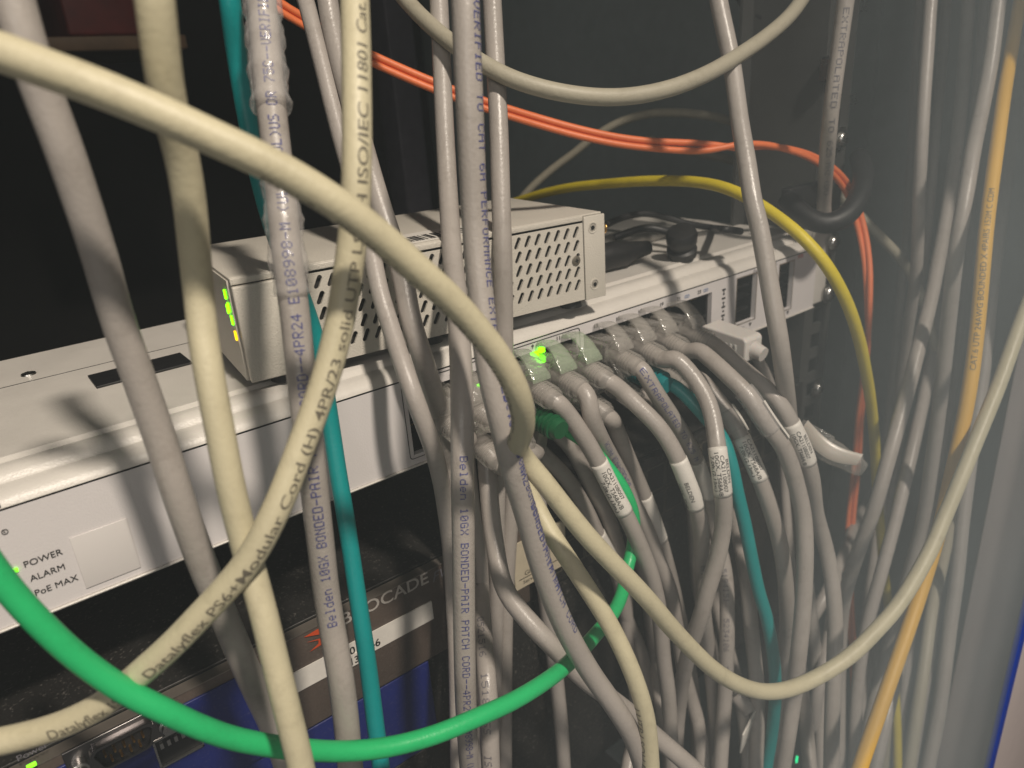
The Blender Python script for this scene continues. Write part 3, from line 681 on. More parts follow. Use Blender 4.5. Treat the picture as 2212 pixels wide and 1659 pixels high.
qq = q.build('console_socket', STEEL, bs)
q = MB(); q.box((x0+.0007, -.00135, z0+.0007), (x0+.0133, -.00125, z0+.0109)); q.build('cavity', DARK, qq)
q = MB()
for k in range(5): q.box((x0+.0018+k*.0022, -.0023, z0+.0072), (x0+.0028+k*.0022, -.0014, z0+.0094))
q.build('contacts', STEEL, qq)
p = atY(66, 1652, -.0015); o = bsb('power_light', (p[0]-.0011, -.002, p[2]-.0009), (p[0]+.0014, -.0012, p[2]+.0004), LEDS, .0002)
p = atY(40, 1652, -.0015); flat_text('printed_text', 'Power', (p[0], -.0014, p[2]+.0455+.0010), XA, ZA, .0021, INKF, bs)
p = atY(1722, 1660, 0.0)
# lower units
nb = slab('blue_reflection_block', (-.060, 0.001, -.1330), (0.1105, .20, -.0895), BLUEREFL, None, .0006); tag(nb, 'added dark blue block standing for a reflection, under the black switch, behind the green cable', 'network device')  # added block, gives the blue of a reflection below the switch
q = MB(); q.box((0.111, 0.004, -.220), (0.382, .25, -.0895), .0006); o = q.build('black_unit', BLACKM); tag(o, 'dusty black device behind the fan of grey cables, below the black switch', 'network device')
nb2 = slab('lower_black_unit', (-.060, 0.002, -.220), (0.1275, .25, -.1345), BLACKM, None, .0006); tag(nb2, 'black device at the very bottom, below the added blue block', 'network device'); nb2.name = 'black_unit'
for k, (px, py, m_) in enumerate(((1722, 1640, LEDT), (1780, 1655, LEDT))):
    p = atY(px, py, 0.003); o = slab('indicator_light', (p[0]-.0006, .0028, p[2]-.004), (p[0]+.0006, .0038, p[2]+.003), m_, bpy.data.objects['black_unit'], .0003)
# far inside, top left: two blocks added as reflected colour, and a rear upright
q = MB(); q.box((0.085, 0.45, 0.176), (0.20, 0.60, 0.186), .001); o = q.build('brown_reflection', mat('reflected_brown', (0.10, 0.06, 0.03), 0.6, var=0.25)); tag(o, 'added brown block standing for a reflection, deep inside the cabinet at the top left', 'brown_reflection')
q = MB(); q.box((0.118, 0.455, 0.1865), (0.175, 0.58, 0.26), .003); o = q.build('red_reflection', mat('reflected_red', (0.10, 0.010, 0.008), 0.5, var=0.3)); tag(o, 'added dark red box standing for a reflection, on the brown block at the top left', 'box')
q = MB(); q.box((0.470, 0.60, -0.30), (0.505, 0.64, 0.40), .002); o = q.build('rear_upright', mat('dim_upright', (0.07, 0.065, 0.08), 0.5, var=0.2)); tag(o, 'dim grey upright far back in the cabinet, left of the three hanging cables', 'upright')
rb = empty('ring_bracket', (0, 0, 0)); tag(rb, 'black bracket holding the thick cable ring to the right rail', 'bracket')
pa_ = atD(1700, 430, .388); pb_ = np.array([RX0-.004, .0035, pa_[2]+.004])
q = MB(); q.box((min(pa_[0], pb_[0])-.004, min(pa_[1], pb_[1])-.003, pa_[2]-.006), (pb_[0]+.006, .0064, pa_[2]+.006), .001); q.build('plate', BLACKP, rb)
# black cable rings
def cring(label, pts, dia):
    pa = make_path(pts, dia, sig=6); o = tube('cable_ring', pa, dia/2, BLACKP); tag(o, label, 'cable ring'); return o
cring('thick black plastic cable ring curling round the lower end of a grey cable', [(1700, 430, None, .385), (1740, 468, None, .375), (1785, 484, None, .37), (1828, 466, None, .37), (1856, 425, None, .375), (1866, 380, None, .385), (1856, 340, None, .41)], .0105)
cring('black plastic cable ring at the top edge, behind the stone-coloured loop', [(1590, -40, None, .43), (1622, 16, None, .41), (1668, 44, None, .40), (1722, 30, None, .40), (1752, -30, None, .41)], .009)
# ---------------------------------------------------------------- plugs with clear boots
def boot(parent, X, Zp, body=CLEARB, hood=CLEARB, tint=None, out=0.0, roll=0.0, ribs=True, length=1.0, droop=0.10):
    """modular plug in the port at (X, Zp = port floor), pointing out of the face; plug > boot, latch_cover"""
    zc = Zp+0.0058
    yy = -out
    q = MB(); q.box((X-.0058, yy-.011, zc-.0040), (X+.0058, yy+.010, zc+.0037), .0005)
    q.box((X-.0030, yy-.010, zc+.0037), (X+.0030, yy+.006, zc+.0047), .0003)
    plug = q.build('plug', CLEARP, parent)
    q = MB()
    q.box((X-.0052, yy+.001, zc-.0030), (X+.0052, yy+.0095, zc+.0020), .0004)
    for k in range(8): q.box((X-.0046+k*.00122, yy+.002, zc+.0021), (X-.0041+k*.00122, yy+.0095, zc+.0030))
    q.build('contact_block', mat('contact', (0.22, 0.19, 0.15), 0.4, 0.3, var=0.2) if 'contact' not in bpy.data.materials else bpy.data.materials['contact'], plug)
    prof = [(.0100, .0048), (.0108, .0056), (.015, .0058), (.0168, .0054), (.0188, .0050)]
    if ribs:
        t = .0192
        for k in range(5): prof += [(t, .0050), (t+.0009, .0050), (t+.0011, .0043), (t+.0017, .0043)]; t += .0020
    else: prof += [(.028, .0052)]
    prof += [(.0305, .0044), (.0312, .0038)]
    q = MB(); q.lathe([(.010+(a-.010)*.72*length, b) for a, b in prof], (0, -1, -droop), (X, yy+.0, zc), 28, sx=1.02, sz=0.95)
    q.build('boot', body, plug)
    # latch cover: a curved strap from the top of the boot over the latch to the port
    q = MB(); n = 14; P = []
    for k in range(n+1):
        t = k/n; y = yy-.0180+t*.0172; z = zc+.0036+.0080*math.sin(math.pi*.5*min(1, t*1.7))-.006*max(0, t-.6)**1.4
        w = .0044-.0024*t; th = .0012-.0003*t
        P.append((y, z, w, th))
    vs = []; fs = []
    for y, z, w, th in P:
        vs += [(X-w, y, z-.0006), (X-w*.7, y, z+.0003), (X+w*.7, y, z+.0003), (X+w, y, z-.0006), (X+w, y, z-th-.0006), (X-w, y, z-th-.0006)]
    for i in range(n): fs += [(i*6+k, i*6+(k+1) % 6, (i+1)*6+(k+1) % 6, (i+1)*6+k) for k in range(6)]
    fs += [(5, 4, 3, 2, 1, 0), tuple(n*6+k for k in range(6))]
    q.add(vs, fs, True)
    # saddle joining strap and boot
    q.box((X-.0042, yy-.0175, zc+.0018), (X+.0042, yy-.0120, zc+.0060), .0013)
    q.build('latch_cover', hood, plug)
    return plug
def start(X, Zp, out=0.0, droop=.10):
    zc = Zp+.0058; return [('w', X, -out-.008, zc-.0008), ('w', X, -out-.017, zc-.017*droop), ('w', X, -out-.0275, zc-.0275*droop-.0004)]
DG = 0.0071
G_PORT = 'grey patch cables plugged into the white switch'
G_VERT = 'grey cables hanging in front of the devices'
G_SIDE = 'cables running down the right side of the cabinet'
LNS = ('BELDEN', 'CA21108007', '10GX, T568A/B', '7.0ft.(2.13m.)')
UR = [None, 0, 1, 2, 3, 4]
def ux(k): return PX[k]          # column k = ports 2k+1 (upper) and 2k+2 (lower)
def pc(key, col, row, label, pts, mat_=GREY, dia=DG, body=CLEARB, hood=CLEARB, out=0.0, **k):
    Zp = ZU if row == 'u' else ZL
    dr = .16 if row == 'u' else .30
    o, pa = cable(key, 'patch_cable', label, mat_, dia, start(ux(col), Zp, out, dr)+pts, G_PORT, sig=6, **k)
    boot(o, ux(col), Zp, body, hood, out=out, droop=dr); return o, pa

# ---- upper row
o, pa = pc('p7', 3, 'u', 'grey cable in port 7, white printed label half covered by the green cable', [(1216, 881, 40), (1253, 931, 39.5), (1290, 993, 38.5), (1320, 1053, 38), (1352, 1113, 37.5), (1382, 1178, 36.5), (1408, 1247, 35.5), (1424, 1322, 34.5), (1433, 1421, 33.5), (1443, 1495, 33), (1449, 1595, 32), (1452, 1720, 31)], hood=CLEARGLOW)
wrap_label(pa, (1292, 1000), (1351, 1108), o, [('CA21108007', .12), ('10GX, T568A/B', .12), ('7.0ft.(2.13m.)', .30)], phi0=.60, dphi=.62, h=.0018)
o, pa = pc('p9', 4, 'u', 'grey cable in port 9, blue print showing between the green cable and its neighbour', [(1278, 903, 40), (1299, 950, 38), (1322, 992, 36), (1346, 1036, 35), (1365, 1079, 34.5), (1386, 1120, 34), (1404, 1160, 33.5), (1422, 1210, 33), (1444, 1265, 32.5), (1458, 1320, 32), (1468, 1390, 31), (1476, 1446, 31), (1492, 1505, 30), (1510, 1570, 30), (1520, 1710, 30)], hood=CLEARGLOW)
cable_text(pa, 'BONDED-PAIR PATCH', 1350, 1040, .0024, INKB, o, up=True, phi=-.35)
o, pa = pc('p11', 5, 'u', 'grey cable in port 11, lower label reads only its maker name', [(1334, 836, 37.5), (1377, 876, 38), (1426, 926, 38), (1459, 980, 38), (1482, 1035, 37.5), (1503, 1091, 37), (1512, 1128, 36), (1516, 1178, 35), (1515, 1240, 34), (1520, 1320, 33), (1530, 1400, 31), (1538, 1470, 30), (1545, 1560, 30), (1550, 1710, 29)], hood=CLEARGLOW)
wrap_label(pa, (1467, 993), (1503, 1094), o, [('BELDEN', .38), ('10GX, T568', .40)], phi0=-.15, dphi=1.0, h=.0017)
cable_text(pa, 'Belden 10GX', 1520, 1208, .0023, INKF, o, phi=.3)
o, pa = pc('p13', 6, 'u', 'grey cable in port 13 with dotted print running down it above a blank white label', [(1391, 803, 37.5), (1414, 844, 37), (1444, 889, 36), (1474, 936, 35), (1497, 978, 34), (1515, 1025, 33), (1531, 1075, 32.5), (1545, 1140, 32), (1558, 1195, 32), (1568, 1250, 32), (1571, 1371, 32), (1565, 1520, 31), (1556, 1659, 31), (1553, 1740, 31)])
wrap_label(pa, (1504, 990), (1530, 1072), o)
cable_text(pa, 'EXTRAPOLATED TO 625 M', 1390, 800, .0023, INKB, o, phi=.05, end=(1500, 982))
cable_text(pa, '1 5194151   5234106   75C', 1567, 1205, .0026, INKF, o, phi=-.1)
o, pa = pc('p15', 7, 'u', 'grey cable in port 15 crossing leftward below its fully readable label', [(1452, 770, 37), (1480, 793, 37), (1504, 823, 37), (1530, 869, 37.5), (1543, 920, 38), (1549, 965, 38.5), (1556, 1015, 38.5), (1562, 1066, 38), (1564, 1100, 37.5), (1561, 1145, 37), (1549, 1208, 36.5), (1528, 1277, 36), (1513, 1334, 35.5), (1493, 1390, 34.5), (1480, 1440, 33), (1470, 1500, 31), (1462, 1590, 30), (1458, 1710, 29)])
wrap_label(pa, (1549, 963), (1562, 1064), o, [(LNS[0], .30), (LNS[1], .16), (LNS[2], .12), (LNS[3], .22)], phi0=.92, dphi=.55, h=.00165)
o, pa = pc('p17', 8, 'u', 'grey cable in port 17 with a clear sleeve below its highlight', [(1505, 754, 36), (1532, 774, 36.5), (1575, 813, 37.5), (1615, 853, 38), (1648, 903, 38), (1670, 935, 38), (1690, 962, 37.5), (1709, 1007, 37), (1722, 1053, 36.5), (1734, 1106, 36), (1739, 1173, 36), (1735, 1306, 35.5), (1722, 1440, 35), (1712, 1520, 34), (1703, 1583, 34), (1684, 1700, 33)])
i0, i1 = near(pa, 1606, 846), near(pa, 1668, 932); sl = tube('clear_sleeve', pa, pa.r*1.22, FILM, o, i0, i1, seg=24)
def strip(pa, a, b, phi0, phi1, r, material, parent, name):
    i0, i1 = near(pa, *a), near(pa, *b); vs = []
    for i in range(i0, i1+1):
        c, t = pa.p[i], pa.t[i]; V = CAM-c; V -= t*(V@t); V /= np.linalg.norm(V); U = np.cross(V, t)
        for rr in (r, r*1.05):
            for p_ in (phi0, (phi0+phi1)/2, phi1): vs.append(c+pa.r*rr*(math.cos(p_)*V+math.sin(p_)*U))
    n = i1-i0+1; ord_ = [0, 1, 2, 5, 4, 3]
    fs = [tuple([i*6+ord_[k], i*6+ord_[(k+1) % 6], (i+1)*6+ord_[(k+1) % 6], (i+1)*6+ord_[k]]) for i in range(n-1) for k in range(6)]
    q = link(name, vs, fs, material); q.parent = parent; return q
strip(pa, (1632, 872), (1684, 948), .95, 1.35, 1.24, LABW, o, 'label_edge')
o, pa = pc('p19', 9, 'u', 'grey cable in port 19, the highest plugged one, label beside the empty clear plug', [(1560, 758, 35.5), (1608, 800, 36.5), (1661, 846, 37.5), (1691, 882, 37.5), (1712, 920, 37.5), (1729, 956, 37), (1744, 995, 36.5), (1754, 1040, 36), (1762, 1106, 34), (1781, 1173, 33), (1795, 1239, 33), (1804, 1339, 33), (1802, 1440, 33), (1798, 1540, 33), (1795, 1700, 33)], out=.003)
wrap_label(pa, (1709, 912), (1746, 998), o, [(LNS[0], .30), (LNS[1], .16), (LNS[2], .14)], phi0=.80, dphi=.58, h=.0016)
# ---- lower row
o, pa = pc('p12', 5, 'l', 'grey cable from the lower row with a blank white label, right of the blue-printed one', [(1326, 914, 36), (1344, 958, 35), (1369, 1017, 34), (1389, 1064, 33), (1410, 1118, 32.5), (1429, 1175, 32), (1447, 1240, 31), (1462, 1302, 30), (1476, 1370, 28), (1490, 1440, 27), (1500, 1520, 27), (1505, 1600, 27), (1507, 1710, 27)])
wrap_label(pa, (1396, 1068), (1427, 1165), o)
o, pa = pc('p18', 8, 'l', 'grey cable from the lower row, labelled, just right of the teal cable', [(1502, 812, 35), (1541, 853, 35), (1572, 893, 35.5), (1597, 936, 36), (1618, 980, 36), (1640, 1030, 36), (1656, 1075, 35.5), (1671, 1120, 35), (1688, 1190, 34), (1698, 1273, 33), (1700, 1340, 32), (1697, 1410, 30), (1690, 1500, 29), (1684, 1600, 29), (1676, 1710, 29)])
wrap_label(pa, (1603, 945), (1642, 1036), o, [(LNS[1], .10), (LNS[2], .10), (LNS[3], .16)], phi0=.62, dphi=.58, h=.0016)
tube('clear_sleeve', pa, pa.r*1.2, FILM, o, near(pa, 1570, 890), near(pa, 1600, 940), seg=20); strip(pa, (1578, 878), (1612, 930), .9, 1.3, 1.22, LABW, o, 'label_edge')
o, pa = pc('p6', 2, 'l', 'glossy grey cable leaving the lower row behind the big cream bend, upper of two', [(1175, 905, 33), (1203, 934, 33), (1235, 968, 33), (1258, 1010, 33), (1279, 1052, 32), (1303, 1096, 31), (1326, 1150, 30), (1340, 1210, 29), (1350, 1280, 28), (1356, 1380, 28), (1370, 1480, 27), (1378, 1600, 27), (1380, 1720, 27)])
o, pa = pc('p4', 1, 'l', 'glossy grey cable leaving the lower row behind the big cream bend, lower of two', [(1134, 951, 35), (1176, 985, 34), (1216, 1024, 34), (1246, 1066, 33.5), (1271, 1111, 33), (1290, 1152, 32), (1316, 1200, 31), (1338, 1256, 30), (1352, 1330, 29), (1385, 1410, 28), (1400, 1500, 28), (1408, 1620, 28), (1410, 1720, 28)])
wrap_label(pa, (1290, 1152), (1330, 1228), o)
o, pa = pc('p14', 6, 'l', 'grey cable from the lower row, half hidden behind the dotted-print cable', [(1395, 850, 27), (1425, 900, 27), (1455, 960, 27), (1480, 1030, 27), (1500, 1110, 27), (1525, 1180, 27), (1540, 1260, 27), (1560, 1350, 27), (1590, 1470, 27), (1606, 1560, 27), (1618, 1700, 27)])
# green and teal from the lower row
o, pa = cable('green', 'patch_cable', 'bright green cable sweeping across the foreground from the left edge up to the switch', GREEN, .0054,
  [('w', PX[3], -.012, ZL+.0050), ('w', PX[3], -.028, ZL+.0032), (1202, 915, 28.6), (1235, 936, 28.3), (1262, 953, 28.4), (1286, 977, 28.6), (1315, 1012, 28.8), (1344, 1051, 28.8), (1364, 1095, 28.4), (1370, 1130, 27.4), (1367, 1180, 26.5), (1355, 1228, 27), (1343, 1285, 28), (1322, 1328, 30), (1288, 1369, 31.5), (1253, 1408, 33), (1204, 1453, 35.5), (1120, 1508, 38), (1037, 1547, 39.5), (937, 1588, 41), (837, 1614, 42), (737, 1623, 43.5), (650, 1619, 45), (567, 1608, 47), (500, 1594, 48.5), (433, 1571, 50), (365, 1540, 52), (264, 1489, 53), (168, 1421, 55), (97, 1357, 56.5), (18, 1271, 58), (-60, 1165, 60)], sig=14)
q = MB(); q.lathe([(.004, .0052), (.012, .0054)]+[x for k in range(6) for x in ((.013+k*.0022, .0052), (.0142+k*.0022, .0052), (.0144+k*.0022, .0043), (.0150+k*.0022, .0043))]+[(.028, .0036)], (0, -1, -.12), (PX[3], 0, ZL+.0058)); q.build('boot', RUBG, o)
o, pa = cable('tealr', 'patch_cable', 'teal cable among the grey fan at the lower right', TEAL, .0058,
  [('w', PX[7], -.012, ZL+.0050), ('w', PX[7], -.028, ZL+.0032), (1452, 830, 29.5), (1480, 853, 29), (1510, 885, 29), (1538, 918, 29.5), (1560, 945, 30), (1579, 1000, 30), (1593, 1066, 29.5), (1608, 1128, 29), (1623, 1203, 28.5), (1639, 1277, 28), (1656, 1334, 27.5), (1671, 1421, 27), (1675, 1495, 26.5), (1668, 1582, 25), (1656, 1659, 25), (1650, 1720, 25)], sig=12)
q = MB(); q.lathe([(.004, .0052), (.012, .0054)]+[x for k in range(6) for x in ((.013+k*.0022, .0052), (.0142+k*.0022, .0052), (.0144+k*.0022, .0043), (.0150+k*.0022, .0043))]+[(.028, .0036)], (0, -1, -.12), (PX[7], 0, ZL+.0058)); q.build('boot', RUBT, o)
# white plug, port 24
o, pa = cable('p24', 'patch_cable', 'thin grey cable with a flat white plug, rightmost in the lower row', GREY2, .0056, [('w', PX[11], -.020, ZL+.0050), ('w', PX[11], -.033, ZL+.0030), (1632, 765, 22.5), (1650, 800, 22.5), (1663, 830, 22.5), (1673, 870, 22), (1684, 930, 21), (1692, 1010, 20), (1700, 1120, 20), (1712, 1260, 20), (1730, 1420, 20), (1738, 1560, 20), (1745, 1700, 20)], G_PORT)
q = MB(); X = PX[11]; zc_ = ZL+.0058
pr = [(-.0115, -.0045), (-.0285, -.0075), (-.0300, -.0070), (-.0300, .0030), (-.0285, .0044), (-.0060, .0062), (-.0045, .0055), (-.0045, -.0040)]
q.prism([(y, zc_+z) for y, z in pr], X-.0065, X+.0065); pl = q.build('plug', WPLUG, o)
m_ = pl.modifiers.new('bevel', 'BEVEL'); m_.width = .0009; m_.segments = 3
q = MB()
for k in range(6):
    for s_ in (-1,): q.box((X-.0068, -.012-k*.0026, zc_-.0030), (X-.0064, -.0108-k*.0026, zc_+.0006), .0002)
q.build('grip_ribs', WPLUG, pl)
q = MB(); q.lathe([(0, .0040), (.006, .0034)], (0, -1, -.25), (X, -.0295, zc_-.002)); q.build('strain_relief', WPLUG, pl)
# plugs hidden mostly behind the hanging cables
for key, col, row, lab, pts in (('p1', 0, 'u', 'pale grey cable in the first port, mostly hidden behind the hanging pair', [(960, 905, 30), (985, 1010, 30), (1000, 1120, 30), (1010, 1260, 30), (1020, 1420, 30), (1022, 1560, 30), (1024, 1720, 30)]),
                           ('p3', 1, 'u', 'pale grey cable with a ribbed boot between the two hanging grey cables', [(1056, 925, 34), (1068, 980, 34), (1073, 1040, 35.5), (1072, 1110, 36), (1073, 1239, 35), (1070, 1373, 33), (1067, 1506, 33), (1064, 1600, 33), (1064, 1720, 33)]),
                           ('p5', 2, 'u', 'grey cable in port 5, its boot hidden behind the crossing cables', [(1125, 915, 31), (1150, 985, 31), (1162, 1070, 30), (1170, 1180, 29), (1180, 1300, 29), (1200, 1450, 28), (1215, 1600, 28), (1220, 1720, 28)])):
    pc(key, col, row, lab, pts, GREY2)

# ---------------------------------------------------------------- hanging and crossing cables
cable('A', 'patch_cable', 'grey cable hanging at the centre with dotted blue print down its lower half', GREY, DG, [(944, -60, 40), (948, 0, 40), (954, 130, 40.5), (960, 267, 41), (969, 430, 42), (977, 550, 44), (988, 653, 46), (994, 753, 49), (998, 853, 51), (999, 1020, 51), (1001, 1173, 50), (1003, 1373, 48), (1007, 1540, 46), (1014, 1656, 43), (1018, 1740, 42)], G_VERT)
o, pa = CABLES['A']; cable_text(pa, 'Belden 10GX BONDED-PAIR PATCH CORD--4PR24 E108998-M (UL) c(UL)US', 1003, 978, .0025, INKB, o, phi=.12, end=(1018, 1735))
cable('B', 'patch_cable', 'thick grey cable hanging at the centre, crossing under the cream bend and turning right', GREY, DG, [(1002, -60, 62), (1005, 0, 62), (1010, 130, 61), (1016, 267, 60), (1023, 430, 58), (1030, 550, 57), (1040, 653, 57), (1055, 786, 57), (1085, 920, 56), (1110, 1025, 54), (1135, 1106, 52), (1174, 1239, 50), (1219, 1353, 48), (1274, 1450, 46), (1330, 1530, 45), (1366, 1590, 44), (1390, 1659, 43), (1400, 1730, 42)], G_VERT)
o, pa = CABLES['B']; cable_text(pa, 'VERIFIED TO CAT 6A PERFORMANCE EXTRAPOLATED TO 625 MHZ   BONDED-PAIR PATCH CORD', 1012, 8, .0026, INKB, o, phi=.92)
cable_text(pa, 'Belden 10GX BONDED-PAIR PATCH', 1068, 860, .0026, INKB, o, phi=1.02)
cable('C', 'patch_cable', 'grey cable hanging just right of the thick one, in front of the metal box', GREY, DG, [(1060, -60, 41), (1063, 0, 41), (1070, 130, 41.5), (1077, 267, 42), (1082, 430, 42), (1086, 550, 42), (1088, 653, 41), (1090, 760, 40), (1096, 860, 38), (1104, 960, 36), (1106, 1060, 34), (1098, 1180, 33), (1092, 1300, 32), (1090, 1420, 31), (1090, 1720, 30)], G_VERT)
cable('D', 'patch_cable', 'kinked grey cable with faint numbers, emerging low beside the dotted blue print', GREY2, DG, [(1004, 960, 36), (1014, 1060, 36), (1024, 1140, 36.5), (1034, 1200, 35), (1040, 1300, 38), (1046, 1390, 40), (1052, 1470, 42), (1056, 1530, 42), (1058, 1606, 42), (1063, 1720, 41)], G_VERT)
o, pa = CABLES['D']; cable_text(pa, '0521516  151809SS   ISO--1', 1040, 1345, .0027, INKF, o, phi=-.25)
cable('E', 'patch_cable', 'grey cable running diagonally behind, from the centre to the lower right', GREY, DG, [(1048, 950, 40), (1056, 1060, 40), (1068, 1170, 40.5), (1091, 1273, 42), (1145, 1345, 43), (1214, 1416, 43), (1260, 1465, 42), (1310, 1502, 41), (1360, 1540, 40), (1410, 1585, 39), (1474, 1640, 39), (1530, 1690, 39)], 'loose grey cables low in the cabinet')
cable('F', 'patch_cable', 'rosy grey cable slanting down from behind the printed cream one, left of a twin', GREY2, .0060, [(640, -60, 36), (660, 0, 37), (737, 300, 38), (772, 420, 38.5), (800, 530, 39), (822, 636, 40), (842, 700, 40), (862, 763, 41), (896, 860, 42), (937, 975, 40), (953, 1040, 38), (962, 1100, 36), (972, 1180, 35), (980, 1300, 34), (985, 1420, 34), (990, 1720, 33)], G_VERT)
cable('G', 'patch_cable', 'grey cable slanting down parallel to the rosy one, on its right', GREY, DG, [(700, -60, 44), (718, 60, 44), (770, 260, 45), (815, 420, 46), (868, 590, 46.5), (887, 690, 47), (912, 770, 47), (937, 850, 45), (952, 900, 43), (964, 960, 42), (975, 1040, 41), (985, 1150, 40), (992, 1300, 38), (996, 1720, 36)], G_VERT)
cable('H', 'patch_cable', 'grey cable hanging far left behind the two cream ones', GREY, DG, [(10, -80, 86), (30, 0, 85), (58, 100, 84), (88, 190, 82), (130, 300, 80), (175, 430, 77), (214, 550, 74), (253, 686, 71), (305, 830, 68), (350, 960, 66), (388, 1080, 65), (433, 1206, 62), (490, 1345, 58), (548, 1480, 56), (590, 1570, 54), (620, 1656, 53), (645, 1740, 52)], G_VERT)
cable('I', 'patch_cable', 'grey cable with upward blue dotted print, hanging left in front of the metal box', GREY, DG, [(560, -80, 60), (566, 0, 60), (574, 100, 61), (584, 210, 62), (598, 333, 63), (608, 430, 63.5), (620, 550, 64), (638, 686, 63), (655, 850, 62), (675, 1020, 61), (690, 1150, 59), (704, 1272, 57), (718, 1360, 56), (734, 1450, 56), (746, 1540, 55), (757, 1656, 54), (765, 1740, 53)], G_VERT)
o, pa = CABLES['I']; cable_text(pa, 'Belden 10GX BONDED-PAIR PATCH CORD--4PR24 E108998-M (UL) c(UL)US OR 75C--VERIFIED', 712, 1345, .00265, INKB, o, up=True, phi=-.05, end=(566, -10))
# film sleeve on that cable
i0, i1 = near(pa, 566, -10), near(pa, 586, 250); tube('plastic_film', pa, pa.r*1.32, FILM, o, i0, i1, seg=26, rfun=lambda t: 1+.07*math.sin(21*t)+.05*math.sin(47*t+1))
i0, i1 = near(pa, 602, 400), near(pa, 636, 650); tube('plastic_film', pa, pa.r*1.25, FILM, o, i0, i1, seg=26, rfun=lambda t: 1+.08*math.sin(17*t+2)+.04*math.sin(61*t))
cable('teall', 'patch_cable', 'teal cable hanging at the left, behind the printed grey one', TEAL, .0058, [(488, -60, 47), (496, 0, 47), (508, 90, 45), (520, 170, 44), (540, 280, 43), (565, 400, 42), (600, 520, 41), (650, 640, 40), (688, 760, 39), (712, 900, 38), (730, 1020, 38), (747, 1120, 38), (770, 1273, 38), (795, 1439, 38), (812, 1573, 38), (823, 1656, 38), (830, 1740, 38)])
cable('c1', 'patch_cable', 'big cream cable from the upper left, bending back and looping low across the right', CREAM, .0062,
 [(-110, 85, 88), (0, 111, 87), (83, 143, 86), (160, 170, 85), (240, 201, 84), (333, 240, 82), (430, 284, 80), (520, 325, 78), (567, 347, 77), (650, 392, 75), (737, 447, 73), (810, 502, 70), (860, 545, 68), (910, 590, 66), (960, 634, 64), (1000, 675, 62), (1035, 715, 60.5), (1070, 759, 59), (1099, 805, 57.5), (1119, 850, 56.5), (1129, 890, 55), (1130, 922, 52), (1123, 948, 49), (1117, 962, 47), (1122, 976, 46), (1134, 992, 46), (1150, 1012, 46), (1171, 1036, 46), (1221, 1100, 45), (1271, 1161, 44), (1320, 1213, 43), (1370, 1264, 42), (1412, 1310, 40.5), (1441, 1345, 39.5), (1490, 1398, 38), (1540, 1445, 36.5), (1589, 1476, 35.5), (1639, 1493, 34.5), (1689, 1492, 34), (1738, 1476, 33.5), (1788, 1450, 33), (1841, 1413, 33), (1891, 1364, 32.5), (1941, 1306, 32), (2008, 1192, 31.5), (2041, 1115, 31), (2075, 1034, 31), (2108, 953, 30.5), (2158, 830, 30), (2208, 690, 29.5), (2260, 560, 29)], sig=9)
o, pa = CABLES['c1']; cable_text(pa, 'Datalyflex PS6+Modular Cord (H) 4PR/23 solid UTP LSOH ISO/IEC 11801 Cat.6', 560, 372, .0021, INKG, o, up=False, phi=-1.15, dot=False, stretch=1.15)
cable('c2', 'patch_cable', 'plain cream cable hanging at the left, second from the left edge', CREAM, .0062, [(325, -90, 84), (334, 0, 83), (345, 90, 80), (355, 170, 78), (375, 270, 74), (392, 333, 72), (410, 440, 69), (421, 550, 66), (430, 640, 64), (438, 720, 64), (456, 830, 64), (477, 940, 63), (494, 1030, 62), (512, 1110, 61), (538, 1210, 60), (567, 1316, 60), (597, 1439, 59), (627, 1560, 58), (650, 1656, 57), (665, 1740, 56)])
cable('c3', 'patch_cable', 'cream cable covered in black upward print, curving down to the lower left corner', CREAM, .0062, [(762, -80, 62), (766, 0, 63), (769, 100, 64), (770, 170, 65), (771, 260, 65.5), (771, 333, 65.5), (768, 440, 65), (761, 520, 64), (750, 600, 63), (736, 686, 62.5), (714, 780, 62), (680, 886, 62), (648, 970, 62), (617, 1053, 62.5), (580, 1136, 62.5), (538, 1210, 62), (487, 1272, 61.5), (433, 1330, 61), (368, 1397, 60.5), (300, 1457, 60), (262, 1490, 59), (228, 1518, 58.5), (170, 1550, 58.5), (100, 1577, 58.5), (0, 1602, 59), (-90, 1618, 60)], sig=14)
o, pa = CABLES['c3']; cable_text(pa, 'Datalyflex 1S', 122, 1590, .0023, INKG, o, up=True, phi=-.45, dot=False, bold=.004, end=(268, 1490)); cable_text(pa, 'Datalyflex PS6+Modular Cord (H) 4PR/23 solid UTP LSOH ISO/IEC 11801 Cat.', 318, 1440, .0023, INKG, o, up=True, phi=-.42, dot=False, bold=.004, end=(768, 25))
cable('c4', 'patch_cable', 'cream cable coming out from behind the thick grey one and hanging to the bottom edge', CREAM, .0062, [(1088, 960, 36), (1112, 1012, 38), (1134, 1052, 39.5), (1157, 1092, 40.5), (1183, 1141, 41), (1222, 1200, 41), (1270, 1273, 40.5), (1312, 1340, 40), (1347, 1408, 40), (1378, 1485, 39.5), (1397, 1556, 39), (1406, 1659, 38), (1408, 1740, 38)])
o, pa = CABLES['c4']; cable_text(pa, 'I UTP LSOH ISO/IEC', 1370, 1520, .0026, INKG, o, up=False, phi=-.95, dot=False, stretch=1.2)
cable('c5', 'patch_cable', 'stone-coloured cable looping down from the top centre and up to the top right', CREAMG, .0062, [(820, -70, 33), (868, -10, 34), (925, 50, 35.5), (1000, 110, 37), (1090, 163, 37.5), (1160, 188, 37.5), (1230, 203, 37.5), (1300, 210, 37), (1370, 207, 36.5), (1450, 190, 36), (1530, 158, 35), (1600, 117, 33.5), (1660, 75, 32), (1705, 35, 31), (1738, -10, 30), (1765, -60, 29)])
